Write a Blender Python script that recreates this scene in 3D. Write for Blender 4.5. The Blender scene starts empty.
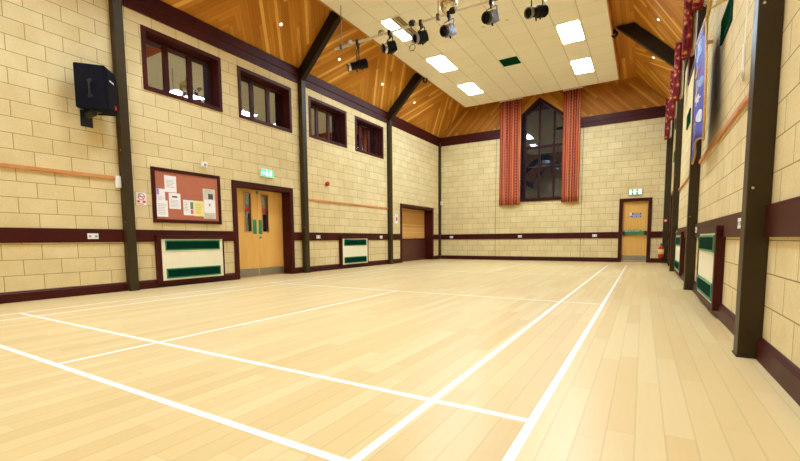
import bpy, bmesh, math, random
from mathutils import Vector, Matrix
random.seed(7)
S = bpy.context.scene
COL = S.collection
PI = math.pi

# ------------------------------------------------------------------ materials
def srgb(r, g, b):
    f = lambda c: (c / 12.92) if c <= 0.04045 else ((c + 0.055) / 1.055) ** 2.4
    return (f(r / 255), f(g / 255), f(b / 255), 1)

class NT:
    def __init__(s, name):
        s.m = bpy.data.materials.new(name); s.m.use_nodes = True
        s.t = s.m.node_tree; s.t.nodes.clear()
        s.out = s.t.nodes.new('ShaderNodeOutputMaterial')
        s.b = s.t.nodes.new('ShaderNodeBsdfPrincipled')
        s.t.links.new(s.b.outputs[0], s.out.inputs[0])
    def n(s, typ, **kw):
        n = s.t.nodes.new(typ)
        for k, v in kw.items(): setattr(n, k, v)
        return n
    def put(s, sock, v):
        if isinstance(v, bpy.types.NodeSocket): s.t.links.new(v, sock)
        else: sock.default_value = v
    def math(s, op, a, b=0.0, c=0.0):
        n = s.n('ShaderNodeMath', operation=op)
        s.put(n.inputs[0], a); s.put(n.inputs[1], b)
        if len(n.inputs) > 2: s.put(n.inputs[2], c)
        return n.outputs[0]
    def pos(s):
        n = s.n('ShaderNodeTexCoord'); sp = s.n('ShaderNodeSeparateXYZ')
        s.t.links.new(n.outputs['Object'], sp.inputs[0])
        return n.outputs['Object'], sp.outputs[0], sp.outputs[1], sp.outputs[2]
    def comb(s, x, y, z=0.0):
        n = s.n('ShaderNodeCombineXYZ')
        s.put(n.inputs[0], x); s.put(n.inputs[1], y); s.put(n.inputs[2], z)
        return n.outputs[0]
    def noise(s, vec, scale, detail=3.0, rough=0.5):
        n = s.n('ShaderNodeTexNoise'); s.put(n.inputs['Vector'], vec)
        n.inputs['Scale'].default_value = scale; n.inputs['Detail'].default_value = detail
        n.inputs['Roughness'].default_value = rough
        return n.outputs['Fac']
    def white(s, a):
        n = s.n('ShaderNodeTexWhiteNoise', noise_dimensions='1D'); s.put(n.inputs['W'], a)
        return n.outputs['Value']
    def white2(s, vec):
        n = s.n('ShaderNodeTexWhiteNoise', noise_dimensions='2D'); s.put(n.inputs['Vector'], vec)
        return n.outputs['Value']
    def ramp(s, fac, stops):
        n = s.n('ShaderNodeValToRGB'); s.put(n.inputs[0], fac)
        el = n.color_ramp.elements
        while len(el) < len(stops): el.new(0.5)
        for e, (p, c) in zip(el, stops): e.position = p; e.color = c
        return n.outputs[0]
    def mix(s, fac, a, b, blend='MIX'):
        n = s.n('ShaderNodeMix', data_type='RGBA', blend_type=blend)
        s.put(n.inputs[0], fac); s.put(n.inputs[6], a); s.put(n.inputs[7], b)
        return n.outputs[2]
    def bump(s, h, strength=0.3, dist=0.01):
        n = s.n('ShaderNodeBump'); n.inputs['Strength'].default_value = strength
        n.inputs['Distance'].default_value = dist; s.put(n.inputs['Height'], h)
        s.t.links.new(n.outputs[0], s.b.inputs['Normal'])
    def fin(s, color=None, rough=0.5, metal=0.0, spec=None, **kw):
        if color is not None: s.put(s.b.inputs['Base Color'], color)
        s.put(s.b.inputs['Roughness'], rough); s.put(s.b.inputs['Metallic'], metal)
        if spec is not None: s.b.inputs['Specular IOR Level'].default_value = spec
        for k, v in kw.items(): s.put(s.b.inputs[k.replace('_', ' ')], v)
        return s.m

def plain(name, rgb, rough=0.5, metal=0.0, var=0.12, scale=6.0, spec=None):
    t = NT(name); o, x, y, z = t.pos(); c = srgb(*rgb)
    f = t.noise(o, scale, 4.0)
    lo = tuple(v * (1 - var) for v in c[:3]) + (1,); hi = tuple(min(1, v * (1 + var)) for v in c[:3]) + (1,)
    return t.fin(t.ramp(f, [(0.3, lo), (0.7, hi)]), rough, metal, spec)

def emis(name, rgb, strength):
    t = NT(name)
    return t.fin(srgb(*rgb), 0.5, Emission_Color=srgb(*rgb), Emission_Strength=strength)

def block_mat(name, ax):
    t = NT(name); o, x, y, z = t.pos()
    u = y if ax == 'y' else x
    v = t.comb(t.math('ADD', u, 0.18 if ax == 'y' else 0.035), t.math('SUBTRACT', z, 0.155), 0.0)
    br = t.n('ShaderNodeTexBrick'); br.offset = 0.5
    t.t.links.new(v, br.inputs['Vector'])
    br.inputs['Color1'].default_value = (1, 1, 1, 1); br.inputs['Color2'].default_value = (0, 0, 0, 1)
    br.inputs['Mortar'].default_value = (0.5, 0.5, 0.5, 1)
    br.inputs['Scale'].default_value = 1.0; br.inputs['Mortar Size'].default_value = 0.0048
    br.inputs['Mortar Smooth'].default_value = 0.25; br.inputs['Bias'].default_value = 0.0
    br.inputs['Brick Width'].default_value = 0.46; br.inputs['Row Height'].default_value = 0.2275
    bw = t.n('ShaderNodeRGBToBW'); t.t.links.new(br.outputs['Color'], bw.inputs[0])
    c = t.ramp(bw.outputs[0], [(0.0, srgb(214, 192, 136)), (0.5, srgb(224, 204, 152)), (1.0, srgb(231, 214, 165))])
    mott = t.noise(o, 2.2, 5.0, 0.6)
    c = t.mix(0.5, c, t.ramp(mott, [(0.3, srgb(206, 184, 128)), (0.72, srgb(236, 220, 174))]))
    grain = t.noise(o, 70.0, 3.0)
    c = t.mix(0.18, c, t.ramp(grain, [(0.3, srgb(180, 152, 92)), (0.7, srgb(240, 226, 180))]))
    c = t.mix(br.outputs['Fac'], c, srgb(152, 128, 82))
    h = t.math('ADD', t.math('MULTIPLY', br.outputs['Fac'], -1.0), t.math('MULTIPLY', grain, 0.25))
    t.bump(h, 0.35, 0.006)
    return t.fin(c, 0.82, 0, 0.2)

def boards(name, s_of, t_of, w, stops, seg=2.2, groove=0.35, rough=0.55, knots=True, spec=0.15):
    """tongue and groove boards: s across the boards, t along them"""
    t = NT(name); o, x, y, z = t.pos()
    s = s_of(t, x, y, z); a = t_of(t, x, y, z)
    si = t.math('DIVIDE', s, w); idx = t.math('FLOOR', si); fr = t.math('FRACT', si)
    sh = t.math('MULTIPLY', t.white(idx), 7.0)
    ti = t.math('DIVIDE', t.math('ADD', a, sh), seg); tidx = t.math('FLOOR', ti); tf = t.math('FRACT', ti)
    rnd = t.white2(t.comb(idx, tidx))
    gv = t.comb(t.math('MULTIPLY', s, 16.0), t.math('MULTIPLY', a, 1.3), t.math('MULTIPLY', idx, 3.1))
    grain = t.noise(gv, 2.0, 4.0, 0.6)
    fac = t.math('ADD', t.math('MULTIPLY', rnd, 0.72), t.math('MULTIPLY', grain, 0.28))
    c = t.ramp(fac, stops)
    if knots:
        k = t.n('ShaderNodeTexVoronoi'); t.put(k.inputs['Vector'], t.comb(t.math('MULTIPLY', s, 2.6), t.math('MULTIPLY', a, 1.3), 0.0))
        k.inputs['Scale'].default_value = 2.2
        kf = t.ramp(k.outputs['Distance'], [(0.03, (1, 1, 1, 1)), (0.09, (0, 0, 0, 1))])
        c = t.mix(t.math('MULTIPLY', kf, 0.55), c, srgb(112, 60, 18))
    g = t.math('LESS_THAN', t.math('MINIMUM', fr, t.math('SUBTRACT', 1.0, fr)), 0.035)
    g2 = t.math('LESS_THAN', tf, 0.0025 / seg * 1.2)
    gg = t.math('MAXIMUM', g, g2)
    c = t.mix(t.math('MULTIPLY', gg, groove), c, srgb(70, 36, 10))
    t.bump(t.math('MULTIPLY', gg, -1.0), 0.12, 0.003)
    return t.fin(c, rough, 0, spec)

PINE = [(0.0, srgb(166, 102, 28)), (0.3, srgb(184, 120, 36)), (0.55, srgb(194, 130, 42)), (0.73, srgb(200, 136, 48)), (0.82, srgb(232, 178, 88))]
def pp(t, y): return t.math('MULTIPLY', t.math('PINGPONG', t.math('SUBTRACT', y, 2.62 - 8.86), 2.215), 1.2)
M = {}
M['brick_side'] = block_mat('sand_blockwork_side', 'y')
M['brick_end'] = block_mat('sand_blockwork_end', 'x')
M['pine_slope'] = boards('pine_boards_chevron', lambda t, x, y, z: t.math('SUBTRACT', t.math('MULTIPLY', z, 1.414), pp(t, y)),
                         lambda t, x, y, z: t.math('ADD', t.math('MULTIPLY', z, 1.414), pp(t, y)), 0.13, PINE)
M['pine_gable'] = boards('pine_boards_gable', lambda t, x, y, z: t.math('ADD', z, t.math('ABSOLUTE', t.math('ADD', x, 0.1))),
                         lambda t, x, y, z: t.math('SUBTRACT', z, t.math('ABSOLUTE', t.math('ADD', x, 0.1))), 0.13,
    [(0.0, srgb(150, 92, 26)), (0.4, srgb(168, 108, 34)), (0.7, srgb(178, 118, 40)), (0.9, srgb(206, 150, 66))])
M['pine_soffit'] = boards('pine_boards_soffit', lambda t, x, y, z: x, lambda t, x, y, z: y, 0.1, PINE)
M['pine_fascia'] = plain('pine_fascia', (188, 112, 44), 0.45)
M['rail_wood'] = plain('pale_orange_rail_wood', (206, 140, 82), 0.45)
M['floor'] = boards('maple_floor', lambda t, x, y, z: x, lambda t, x, y, z: y, 0.112,
                    [(0.0, srgb(211, 181, 121)), (0.3, srgb(218, 190, 132)), (0.6, srgb(221, 195, 139)), (1.0, srgb(226, 206, 154))],
                    seg=1.35, groove=0.13, rough=0.33, knots=False, spec=0.28)
M['line'] = plain('white_court_paint', (246, 243, 238), 0.35, var=0.03)
M['maroon'] = plain('maroon_painted_timber', (66, 20, 14), 0.45, var=0.18, scale=3.0, spec=0.16)
M['maroon_dark'] = plain('dark_maroon_timber', (52, 17, 15), 0.45, var=0.15, spec=0.15)
M['olive'] = plain('olive_brown_steel_paint', (58, 46, 23), 0.42, var=0.1, spec=0.25)
M['rafter'] = plain('shaded_rafter_paint', (42, 31, 18), 0.5, var=0.1, spec=0.15)  # post paint again, with the rafters' shade put into a darker colour
M['black'] = plain('black_paint', (24, 24, 26), 0.5, var=0.2)
M['spot_black'] = plain('black_lantern_paint', (13, 13, 14), 0.55, var=0.2, spec=0.2)
M['speaker'] = plain('black_speaker_carpet', (18, 17, 28), 0.85, spec=0.15, var=0.3, scale=60)
M['grille_black'] = plain('black_speaker_mesh', (20, 18, 20), 0.8, spec=0.1, var=0.4, scale=120)
M['cream_panel'] = plain('cream_heater_panel', (240, 232, 200), 0.45, var=0.02)
M['green'] = plain('bright_green_trim', (22, 128, 82), 0.4, var=0.08)
M['green_dark'] = plain('dark_green_slats', (12, 58, 44), 0.8, var=0.1, spec=0.04)
M['green_vent'] = plain('dark_green_vent', (14, 66, 38), 0.9, var=0.15, spec=0.0)
M['white'] = plain('white_plastic', (240, 238, 234), 0.4, var=0.02)
M['grey'] = plain('grey_plastic', (150, 150, 150), 0.45, var=0.05)
M['red'] = plain('red_enamel', (200, 24, 20), 0.35, var=0.06)
M['yellow_label'] = plain('yellow_label', (236, 216, 130), 0.5, var=0.04)
M['steel'] = plain('brushed_steel', (150, 142, 124), 0.4, 0.6, var=0.1, scale=20)
M['chrome'] = plain('chrome', (205, 205, 208), 0.22, 0.9, var=0.05)
M['pipe'] = plain('silver_pipe', (242, 240, 234), 0.4, 0.0, var=0.05)
M['cable'] = plain('steel_cable', (120, 110, 95), 0.5, 0.5)
M['lens'] = plain('dark_lens_glass', (14, 12, 15), 0.25, var=0.1, spec=0.25)
M['spot_grey'] = plain('grey_spot_housing', (150, 150, 165), 0.4, 0.3)
M['ink'] = plain('printed_ink', (70, 70, 72), 0.7)
M['greenprint'] = plain('green_print', (110, 140, 90), 0.7)
M['redprint'] = plain('red_print', (226, 52, 40), 0.7)
M['pinkprint'] = plain('pink_print', (230, 100, 120), 0.7)
M['blueprint'] = plain('blue_print', (44, 66, 170), 0.6)
M['lilac'] = plain('lilac_print', (150, 150, 225), 0.7)
M['paper'] = plain('white_paper', (240, 238, 238), 0.75, var=0.02)
M['paper_yellow'] = plain('yellow_paper', (240, 228, 150), 0.75, var=0.02)
M['newsprint'] = plain('newsprint', (208, 203, 184), 0.8, var=0.1, scale=40)
M['cork'] = plain('salmon_cork', (180, 106, 78), 0.85, var=0.16, scale=90)
M['lining'] = plain('cream_curtain_lining', (216, 200, 170), 0.8, var=0.06)
M['velvet'] = plain('maroon_velvet', (96, 22, 44), 0.8)
M['gold'] = plain('gold_braid', (196, 148, 48), 0.5, 0.2, var=0.25, scale=60)
M['pole'] = plain('pale_brass_pole', (206, 168, 96), 0.35, 0.3)
M['exit_glow'] = emis('exit_sign_white_glow', (236, 255, 246), 0.45)
M['exit_green'] = emis('exit_sign_green_glow', (70, 205, 150), 0.28)
M['exit_dark_green'] = emis('exit_sign_deep_green_glow', (10, 140, 80), 0.16)
M['lamp'] = emis('ceiling_light_diffuser', (216, 236, 255), 24.0)
M['added_fill_near'] = emis('added_fill_diffuser', (222, 238, 255), 41.0)  # glow of the fill lights added out of view at the near end
M['spotlet'] = emis('downlight_glow', (255, 244, 225), 3.0)

def leaf_wood():
    t = NT('pale_oak_veneer'); o, x, y, z = t.pos()
    g = t.noise(t.comb(t.math('MULTIPLY', x, 14.0), t.math('MULTIPLY', y, 14.0), t.math('MULTIPLY', z, 0.9)), 1.6, 5.0, 0.6)
    return t.fin(t.ramp(g, [(0.25, srgb(220, 166, 84)), (0.5, srgb(229, 178, 94)), (0.8, srgb(236, 190, 108))]), 0.4, 0, 0.35)
M['oak'] = leaf_wood()
def shutter_wood():
    t = NT('pale_wood_shutter'); o, x, y, z = t.pos()
    fr = t.math('FRACT', t.math('DIVIDE', z, 0.075)); idx = t.math('FLOOR', t.math('DIVIDE', z, 0.075))
    g = t.noise(t.comb(t.math('MULTIPLY', y, 1.2), t.math('MULTIPLY', z, 16.0), 0.0), 2.0, 4.0)
    f = t.math('ADD', t.math('MULTIPLY', t.white(idx), 0.5), t.math('MULTIPLY', g, 0.5))
    c = t.ramp(f, [(0.2, srgb(204, 148, 74)), (0.8, srgb(224, 174, 100))])
    gr = t.math('LESS_THAN', fr, 0.08)
    c = t.mix(t.math('MULTIPLY', gr, 0.6), c, srgb(120, 74, 30))
    t.bump(t.math('MULTIPLY', gr, -1), 0.3, 0.006)
    return t.fin(c, 0.45)
M['shutter'] = shutter_wood()
def hatch_panel():
    t = NT('maroon_boarded_panel'); o, x, y, z = t.pos()
    fr = t.math('FRACT', t.math('DIVIDE', y, 0.09)); gr = t.math('LESS_THAN', fr, 0.1)
    c = t.mix(gr, srgb(88, 40, 32), srgb(44, 16, 14)); t.bump(t.math('MULTIPLY', gr, -1), 0.3, 0.006)
    return t.fin(c, 0.42)
M['hatch_panel'] = hatch_panel()
def raft_mat():
    t = NT('cream_ceiling_tiles'); o, x, y, z = t.pos()
    fx = t.math('FRACT', t.math('DIVIDE', t.math('ADD', x, 2.81), 0.6)); fy = t.math('FRACT', t.math('DIVIDE', t.math('SUBTRACT', y, 5.7), 0.6))
    ex = t.math('LESS_THAN', t.math('MINIMUM', fx, t.math('SUBTRACT', 1.0, fx)), 0.016)
    ey = t.math('LESS_THAN', t.math('MINIMUM', fy, t.math('SUBTRACT', 1.0, fy)), 0.012)
    r = t.white2(t.comb(t.math('FLOOR', t.math('DIVIDE', t.math('ADD', x, 2.81), 0.6)), t.math('FLOOR', t.math('DIVIDE', t.math('SUBTRACT', y, 5.7), 0.6))))
    c = t.ramp(r, [(0.0, srgb(244, 238, 220)), (1.0, srgb(247, 242, 226))])
    c = t.mix(t.math('MULTIPLY', ex, 0.42), c, srgb(140, 110, 66))
    c = t.mix(t.math('MULTIPLY', ey, 0.22), c, srgb(150, 122, 80))
    for (sx, sy, r0) in ((-0.13, 9.07, 0.07), (0.47, 9.05, 0.06)):      # two old brown damp stains
        d = t.math('SQRT', t.math('ADD', t.math('POWER', t.math('SUBTRACT', x, sx), 2.0), t.math('POWER', t.math('SUBTRACT', y, sy), 2.0)))
        k = t.ramp(t.math('DIVIDE', d, r0), [(0.5, (0.4, 0.4, 0.4, 1)), (1.0, (0, 0, 0, 1))])
        c = t.mix(k, c, srgb(176, 120, 66))
    return t.fin(c, 0.8, 0, 0.2)
M['raft'] = raft_mat()
def glass(name, tint, fac):
    t = NT(name)
    gl = t.n('ShaderNodeBsdfGlossy'); gl.inputs['Roughness'].default_value = 0.02; gl.inputs['Color'].default_value = (0.95, 0.97, 1, 1)
    tr = t.n('ShaderNodeBsdfTransparent'); tr.inputs['Color'].default_value = tint
    fr = t.n('ShaderNodeFresnel'); fr.inputs['IOR'].default_value = 1.5
    f = t.math('ADD', fr.outputs[0], fac)
    mx = t.n('ShaderNodeMixShader'); t.put(mx.inputs[0], f)
    t.t.links.new(tr.outputs[0], mx.inputs[1]); t.t.links.new(gl.outputs[0], mx.inputs[2]); t.t.links.new(mx.outputs[0], t.out.inputs[0])
    return t.m
M['glass'] = glass('double_glazed_night_glass', (0.75, 0.8, 0.8, 1), 0.36)
M['glass_gable'] = glass('gable_night_glass', (0.75, 0.8, 0.8, 1), 0.03)
M['glass_door'] = glass('wired_door_glass', (0.7, 0.75, 0.75, 1), 0.12)
def curtain_mat():
    t = NT('red_orange_striped_curtain'); uv = t.n('ShaderNodeUVMap'); uv.uv_map = 'UVMap'
    sp = t.n('ShaderNodeSeparateXYZ'); t.t.links.new(uv.outputs[0], sp.inputs[0]); u, v = sp.outputs[0], sp.outputs[1]
    f = t.math('FRACT', t.math('DIVIDE', u, 0.30))
    c = t.ramp(f, [(0.0, srgb(168, 62, 48)), (0.16, srgb(214, 134, 84)), (0.30, srgb(134, 40, 44)), (0.5, srgb(186, 82, 58)), (0.56, srgb(72, 34, 52)), (0.62, srgb(206, 114, 74)), (0.80, srgb(222, 152, 104)), (0.88, srgb(146, 46, 44))])
    c.node.color_ramp.interpolation = 'CONSTANT'
    dots = t.math('MULTIPLY', t.math('LESS_THAN', t.math('ABSOLUTE', t.math('SUBTRACT', f, 0.42)), 0.05), t.math('LESS_THAN', t.math('FRACT', t.math('DIVIDE', v, 0.11)), 0.4))
    c = t.mix(t.math('MULTIPLY', dots, 0.8), c, srgb(222, 178, 150))
    return t.fin(c, 0.75, 0, 0.2)
M['curtain'] = curtain_mat()
def leaf_curtain():
    t = NT('maroon_gold_patterned_curtain'); o, x, y, z = t.pos()
    vo = t.n('ShaderNodeTexVoronoi'); t.put(vo.inputs['Vector'], o); vo.inputs['Scale'].default_value = 9.0
    f = t.noise(o, 11.0, 3.0)
    c = t.ramp(vo.outputs['Distance'], [(0.12, srgb(216, 168, 104)), (0.3, srgb(186, 96, 64)), (0.42, srgb(140, 38, 40)), (0.8, srgb(104, 24, 36))])
    c = t.mix(t.ramp(f, [(0.52, (0, 0, 0, 1)), (0.66, (1, 1, 1, 1))]), c, srgb(120, 24, 36))
    fr = t.math('FRACT', t.math('DIVIDE', z, 0.09))
    return t.fin(c, 0.75, 0, 0.2)
M['curtain_leaf'] = leaf_curtain()
def banner_mat():
    t = NT('royal_blue_banner_cloth'); o, x, y, z = t.pos()
    n = t.noise(o, 6.0, 3.0)
    return t.fin(t.ramp(n, [(0.3, srgb(44, 44, 150)), (0.7, srgb(78, 82, 196))]), 0.6)
M['blue'] = banner_mat()
for k, rgb in dict(em_cream=(232, 216, 150), em_red=(190, 48, 48), em_white=(226, 228, 236), em_sky=(130, 160, 220), em_gold=(214, 170, 70), em_dark=(36, 34, 70)).items():
    M[k] = plain('banner_patch_' + k[3:], rgb, 0.65)
def facet():
    t = NT('mirror_ball_tiles'); uv = t.n('ShaderNodeUVMap'); uv.uv_map = 'UVMap'
    return t.fin(srgb(232, 220, 184), 0.22, 0.85)
M['mirror'] = facet()
def louvre():
    t = NT('bare_louvre_grid'); o, x, y, z = t.pos()
    a = t.math('LESS_THAN', t.math('FRACT', t.math('DIVIDE', y, 0.06)), 0.35); b = t.math('LESS_THAN', t.math('FRACT', t.math('DIVIDE', x, 0.075)), 0.3)
    return t.fin(t.mix(t.math('MAXIMUM', a, b), srgb(176, 156, 104), srgb(90, 74, 44)), 0.5)
M['louvre'] = louvre()

# ------------------------------------------------------------------ mesh helpers
class MB:
    def __init__(s): s.bm = bmesh.new()
    def box(s, x0, x1, y0, y1, z0, z1, bev=0.0, mtx=None):
        x0, x1 = min(x0, x1), max(x0, x1); y0, y1 = min(y0, y1), max(y0, y1); z0, z1 = min(z0, z1), max(z0, z1)
        b = bmesh.new()
        bmesh.ops.create_cube(b, size=1.0)
        for v in b.verts:
            v.co = Vector(((x0 + x1) / 2 + v.co.x * (x1 - x0), (y0 + y1) / 2 + v.co.y * (y1 - y0), (z0 + z1) / 2 + v.co.z * (z1 - z0)))
        if bev > 0:
            bmesh.ops.bevel(b, geom=list(b.edges), offset=bev, segments=2, profile=0.6, affect='EDGES')
        s.join(b, mtx); return s
    def join(s, b, mtx=None):
        if mtx is not None: bmesh.ops.transform(b, matrix=mtx, verts=b.verts)
        me = bpy.data.meshes.new('tmp'); b.to_mesh(me); b.free(); s.bm.from_mesh(me); bpy.data.meshes.remove(me)
    def prism(s, pts, off):
        """polygon (3D points) extruded by vector"""
        off = Vector(off); b = bmesh.new()
        lo = [b.verts.new(Vector(p)) for p in pts]; hi = [b.verts.new(Vector(p) + off) for p in pts]
        b.faces.new(lo); b.faces.new(list(reversed(hi))); n = len(pts)
        for i in range(n): b.faces.new((lo[i], hi[i], hi[(i + 1) % n], lo[(i + 1) % n]))
        bmesh.ops.recalc_face_normals(b, faces=b.faces); s.join(b); return s
    def tube(s, pts, r, seg=10, cap=True):
        pts = [Vector(p) for p in pts]; b = bmesh.new(); rings = []
        for i, p in enumerate(pts):
            d = (pts[min(i + 1, len(pts) - 1)] - pts[max(i - 1, 0)]).normalized()
            a = d.orthogonal().normalized() if i == 0 else (a - d * a.dot(d)).normalized()
            c = d.cross(a); rr = r[i] if isinstance(r, (list, tuple)) else r
            rings.append([b.verts.new(p + (a * math.cos(2 * PI * k / seg) + c * math.sin(2 * PI * k / seg)) * rr) for k in range(seg)])
        for q, w in zip(rings, rings[1:]):
            for k in range(seg): b.faces.new((q[k], q[(k + 1) % seg], w[(k + 1) % seg], w[k]))
        if cap: b.faces.new(list(reversed(rings[0]))); b.faces.new(rings[-1])
        bmesh.ops.recalc_face_normals(b, faces=b.faces); s.join(b); return s
    def lathe(s, prof, center, axis, seg=20, cap=True):
        """prof: list of (along, radius)"""
        ax = Vector(axis).normalized(); c = Vector(center); p = ax.orthogonal().normalized(); q = ax.cross(p); b = bmesh.new()
        rings = [[b.verts.new(c + ax * a + (p * math.cos(2 * PI * k / seg) + q * math.sin(2 * PI * k / seg)) * max(r, 1e-4)) for k in range(seg)] for a, r in prof]
        for u, w in zip(rings, rings[1:]):
            for k in range(seg): b.faces.new((u[k], u[(k + 1) % seg], w[(k + 1) % seg], w[k]))
        if cap: b.faces.new(list(reversed(rings[0]))); b.faces.new(rings[-1])
        bmesh.ops.recalc_face_normals(b, faces=b.faces); s.join(b); return s
    def quadbox(s, foot, z0, z1):
        s.prism([(x, y, z0) for x, y in foot], (0, 0, z1 - z0)); return s
    def build(s, name, mat, parent=None, smooth=False, loc=None):
        me = bpy.data.meshes.new(name)
        bmesh.ops.remove_doubles(s.bm, verts=s.bm.verts, dist=1e-6)
        s.bm.to_mesh(me); s.bm.free()
        me.materials.append(M[mat] if isinstance(mat, str) else mat)
        if smooth:
            for p in me.polygons: p.use_smooth = True
        o = bpy.data.objects.new(name, me); COL.objects.link(o)
        if parent is not None:
            o.parent = parent
            w = Vector((0, 0, 0)); q = parent
            while q is not None: w += q.location; q = q.parent
            if w.length > 0:
                # geometry is authored in world coordinates: keep it there
                me.transform(Matrix.Translation(-w))
        return o

def tag(o, label=None, cat=None, group=None, kind=None):
    if label: o['label'] = label
    if cat: o['category'] = cat
    if group: o['group'] = group
    if kind: o['kind'] = kind
    return o
def thing(name, loc, label, cat, group=None, kind=None):
    o = bpy.data.objects.new(name, None); COL.objects.link(o); o.location = loc; o.empty_display_size = 0.1
    return tag(o, label, cat, group, kind)
def children(o): return [c for c in bpy.data.objects if c.parent == o]
def copy_tree(o, loc, label=None, cat=None):
    kids = children(o)
    r = o.copy(); COL.objects.link(r); r.location = loc
    if label: r['label'] = label
    for k in kids:
        subs = children(k)
        c = k.copy(); COL.objects.link(c); c.parent = r
        for q in subs:
            d = q.copy(); COL.objects.link(d); d.parent = c
    return r

# NB: procedural materials use object coordinates. Setting meshes sit at the origin so these equal world metres.
XL, XR, YF, YN = -4.36, 4.22, 15.56, -1.78
WT = 0.36
# ------------------------------------------------------------------ shell
def holed(mb, u0, u1, z0, z1, holes, fn):
    us = sorted({u0, u1} | {h[0] for h in holes} | {h[1] for h in holes}); zs = sorted({z0, z1} | {h[2] for h in holes} | {h[3] for h in holes})
    for a, b in zip(us, us[1:]):
        run = None
        for c, d in zip(zs, zs[1:]):
            inside = any(h[0] - 1e-6 <= a and b <= h[1] + 1e-6 and h[2] - 1e-6 <= c and d <= h[3] + 1e-6 for h in holes)
            if inside:
                if run: fn(a, b, *run); run = None
            else: run = (run[0] if run else c, d)
        if run: fn(a, b, *run)

DOOR = (4.83, 6.65, 0.0, 2.2); HATCH = (12.12, 14.92, 0.0, 2.21)
WINS = [(3.07, 4.68, 3.60, 4.71), (5.10, 6.70, 3.60, 4.71), (7.34, 8.97, 3.64, 4.71), (9.40, 11.01, 3.64, 4.71)]
RWINS = [(c - 0.9, c + 0.9, 4.2, 4.84) for c in (4.85, 9.25, 13.6)]
RDOOR = (12.75, 13.85, 0.0, 2.2)
FDOOR = (2.70, 3.70, 0.0, 2.25)
GC, GH = -0.13, 1.10     # gable window centre and half width
ZE = 5.24                # eave height

mb = MB(); mb.box(XL - WT, XR + WT, YN - WT, YF + WT, -0.15, 0.0)
floor = tag(mb.build('floor', 'floor'), 'pale maple strip floor with white court lines', 'floor', kind='structure')
def line(x0, x1, y0, y1):
    m = MB(); m.box(x0, x1, y0, y1, 0.0002, 0.0016 if x1 - x0 > 1 else 0.0012); return m.build('court_line', 'line', floor)
HW = 0.021
line(-3.12, 3.07, 0.02 - HW, 0.02 + HW); line(-3.12, 3.03, 0.74 - HW, 0.74 + HW)
line(-3.07, 3.03, 4.73 - 0.016, 4.73 + 0.016); line(-3.07, 3.0, 9.13 - 0.016, 9.13 + 0.016)
line(-0.08 - HW, -0.08 + HW, 0.04, 4.72); line(-0.02 - 0.016, -0.02 + 0.016, 9.14, 13.68)
line(2.53 - HW, 2.53 + HW, 0.04, 13.64); line(3.05 - HW, 3.05 + HW, 0.04, 13.68)
line(-3.10 - HW, -3.10 + HW, 0.04, 13.6); line(-2.64 - HW, -2.64 + HW, 0.04, 13.6)
line(3.08, 3.15, 6.95, 6.98)

mb = MB(); holed(mb, YN, YF, 0, ZE + 0.1, [DOOR, HATCH] + WINS, lambda a, b, c, d: mb.box(XL - WT, XL, a, b, c, d))
wl = tag(mb.build('wall_left', 'brick_side'), 'long sand-coloured blockwork wall with the double doors', 'wall', kind='structure')
mb = MB(); holed(mb, YN, YF, 0, ZE + 0.1, RWINS + [RDOOR], lambda a, b, c, d: mb.box(XR, XR + WT, a, b, c, d))
wr = tag(mb.build('wall_right', 'brick_side'), 'sand-coloured blockwork wall with the blue banner', 'wall', kind='structure')
mb = MB(); holed(mb, XL, XR, 0, ZE, [FDOOR, (GC - GH, GC + GH, 2.36, ZE)], lambda a, b, c, d: mb.box(a, b, YF, YF + WT, c, d))
wf = tag(mb.build('wall_far', 'brick_end'), 'far blockwork end wall with the tall curtained window', 'wall', kind='structure')
mb = MB()
za = 6.26; zs = 5.38
mb.prism([(XL, YF, ZE), (GC - GH, YF, ZE), (GC - GH, YF, zs), (GC, YF, za), (GC, YF, 6.5), (XL, YF, 6.5)], (0, WT, 0))
mb.prism([(XR, YF, ZE), (XR, YF, 6.5), (GC, YF, 6.5), (GC, YF, za), (GC + GH, YF, zs), (GC + GH, YF, ZE)], (0, WT, 0))
tag(mb.build('gable_boarding', 'pine_gable', wf), 'orange pine boards laid in a chevron above the blockwork')
for x in (-1.81, 1.45):
    mb = MB(); mb.box(x - 0.007, x + 0.007, YF - 0.002, YF + 0.02, 0.15, 4.9); mb.build('movement_joint', 'olive', wf)
mb = MB(); mb.box(XL - WT, XR + WT, YN - WT, YN, 0, 6.5)
tag(mb.build('wall_near', 'brick_end'), 'blockwork end wall behind the viewer', 'wall', kind='structure')
# roof: two 45 degree slopes to a flat soffit
ZS, RUN = 6.38, 1.14
mb = MB(); mb.box(XL + RUN - 0.2, XR - RUN + 0.2, YN - WT, YF + WT, ZS, ZS + 0.12)
ceil = tag(mb.build('ceiling', 'pine_soffit'), 'orange pine boarded ceiling', 'ceiling', kind='structure')
for sg, x in ((1, XL), (-1, XR)):
    m = MB()
    m.prism([(x - sg * 0.3, YN - WT, ZE - 0.3), (x + sg * (RUN), YN - WT, ZS), (x + sg * RUN, YN - WT, ZS + 0.25), (x - sg * 0.3, YN - WT, ZE - 0.05)], (0, YF - YN + 2 * WT, 0))
    m.build('roof_slope', 'pine_slope', ceil)

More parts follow.
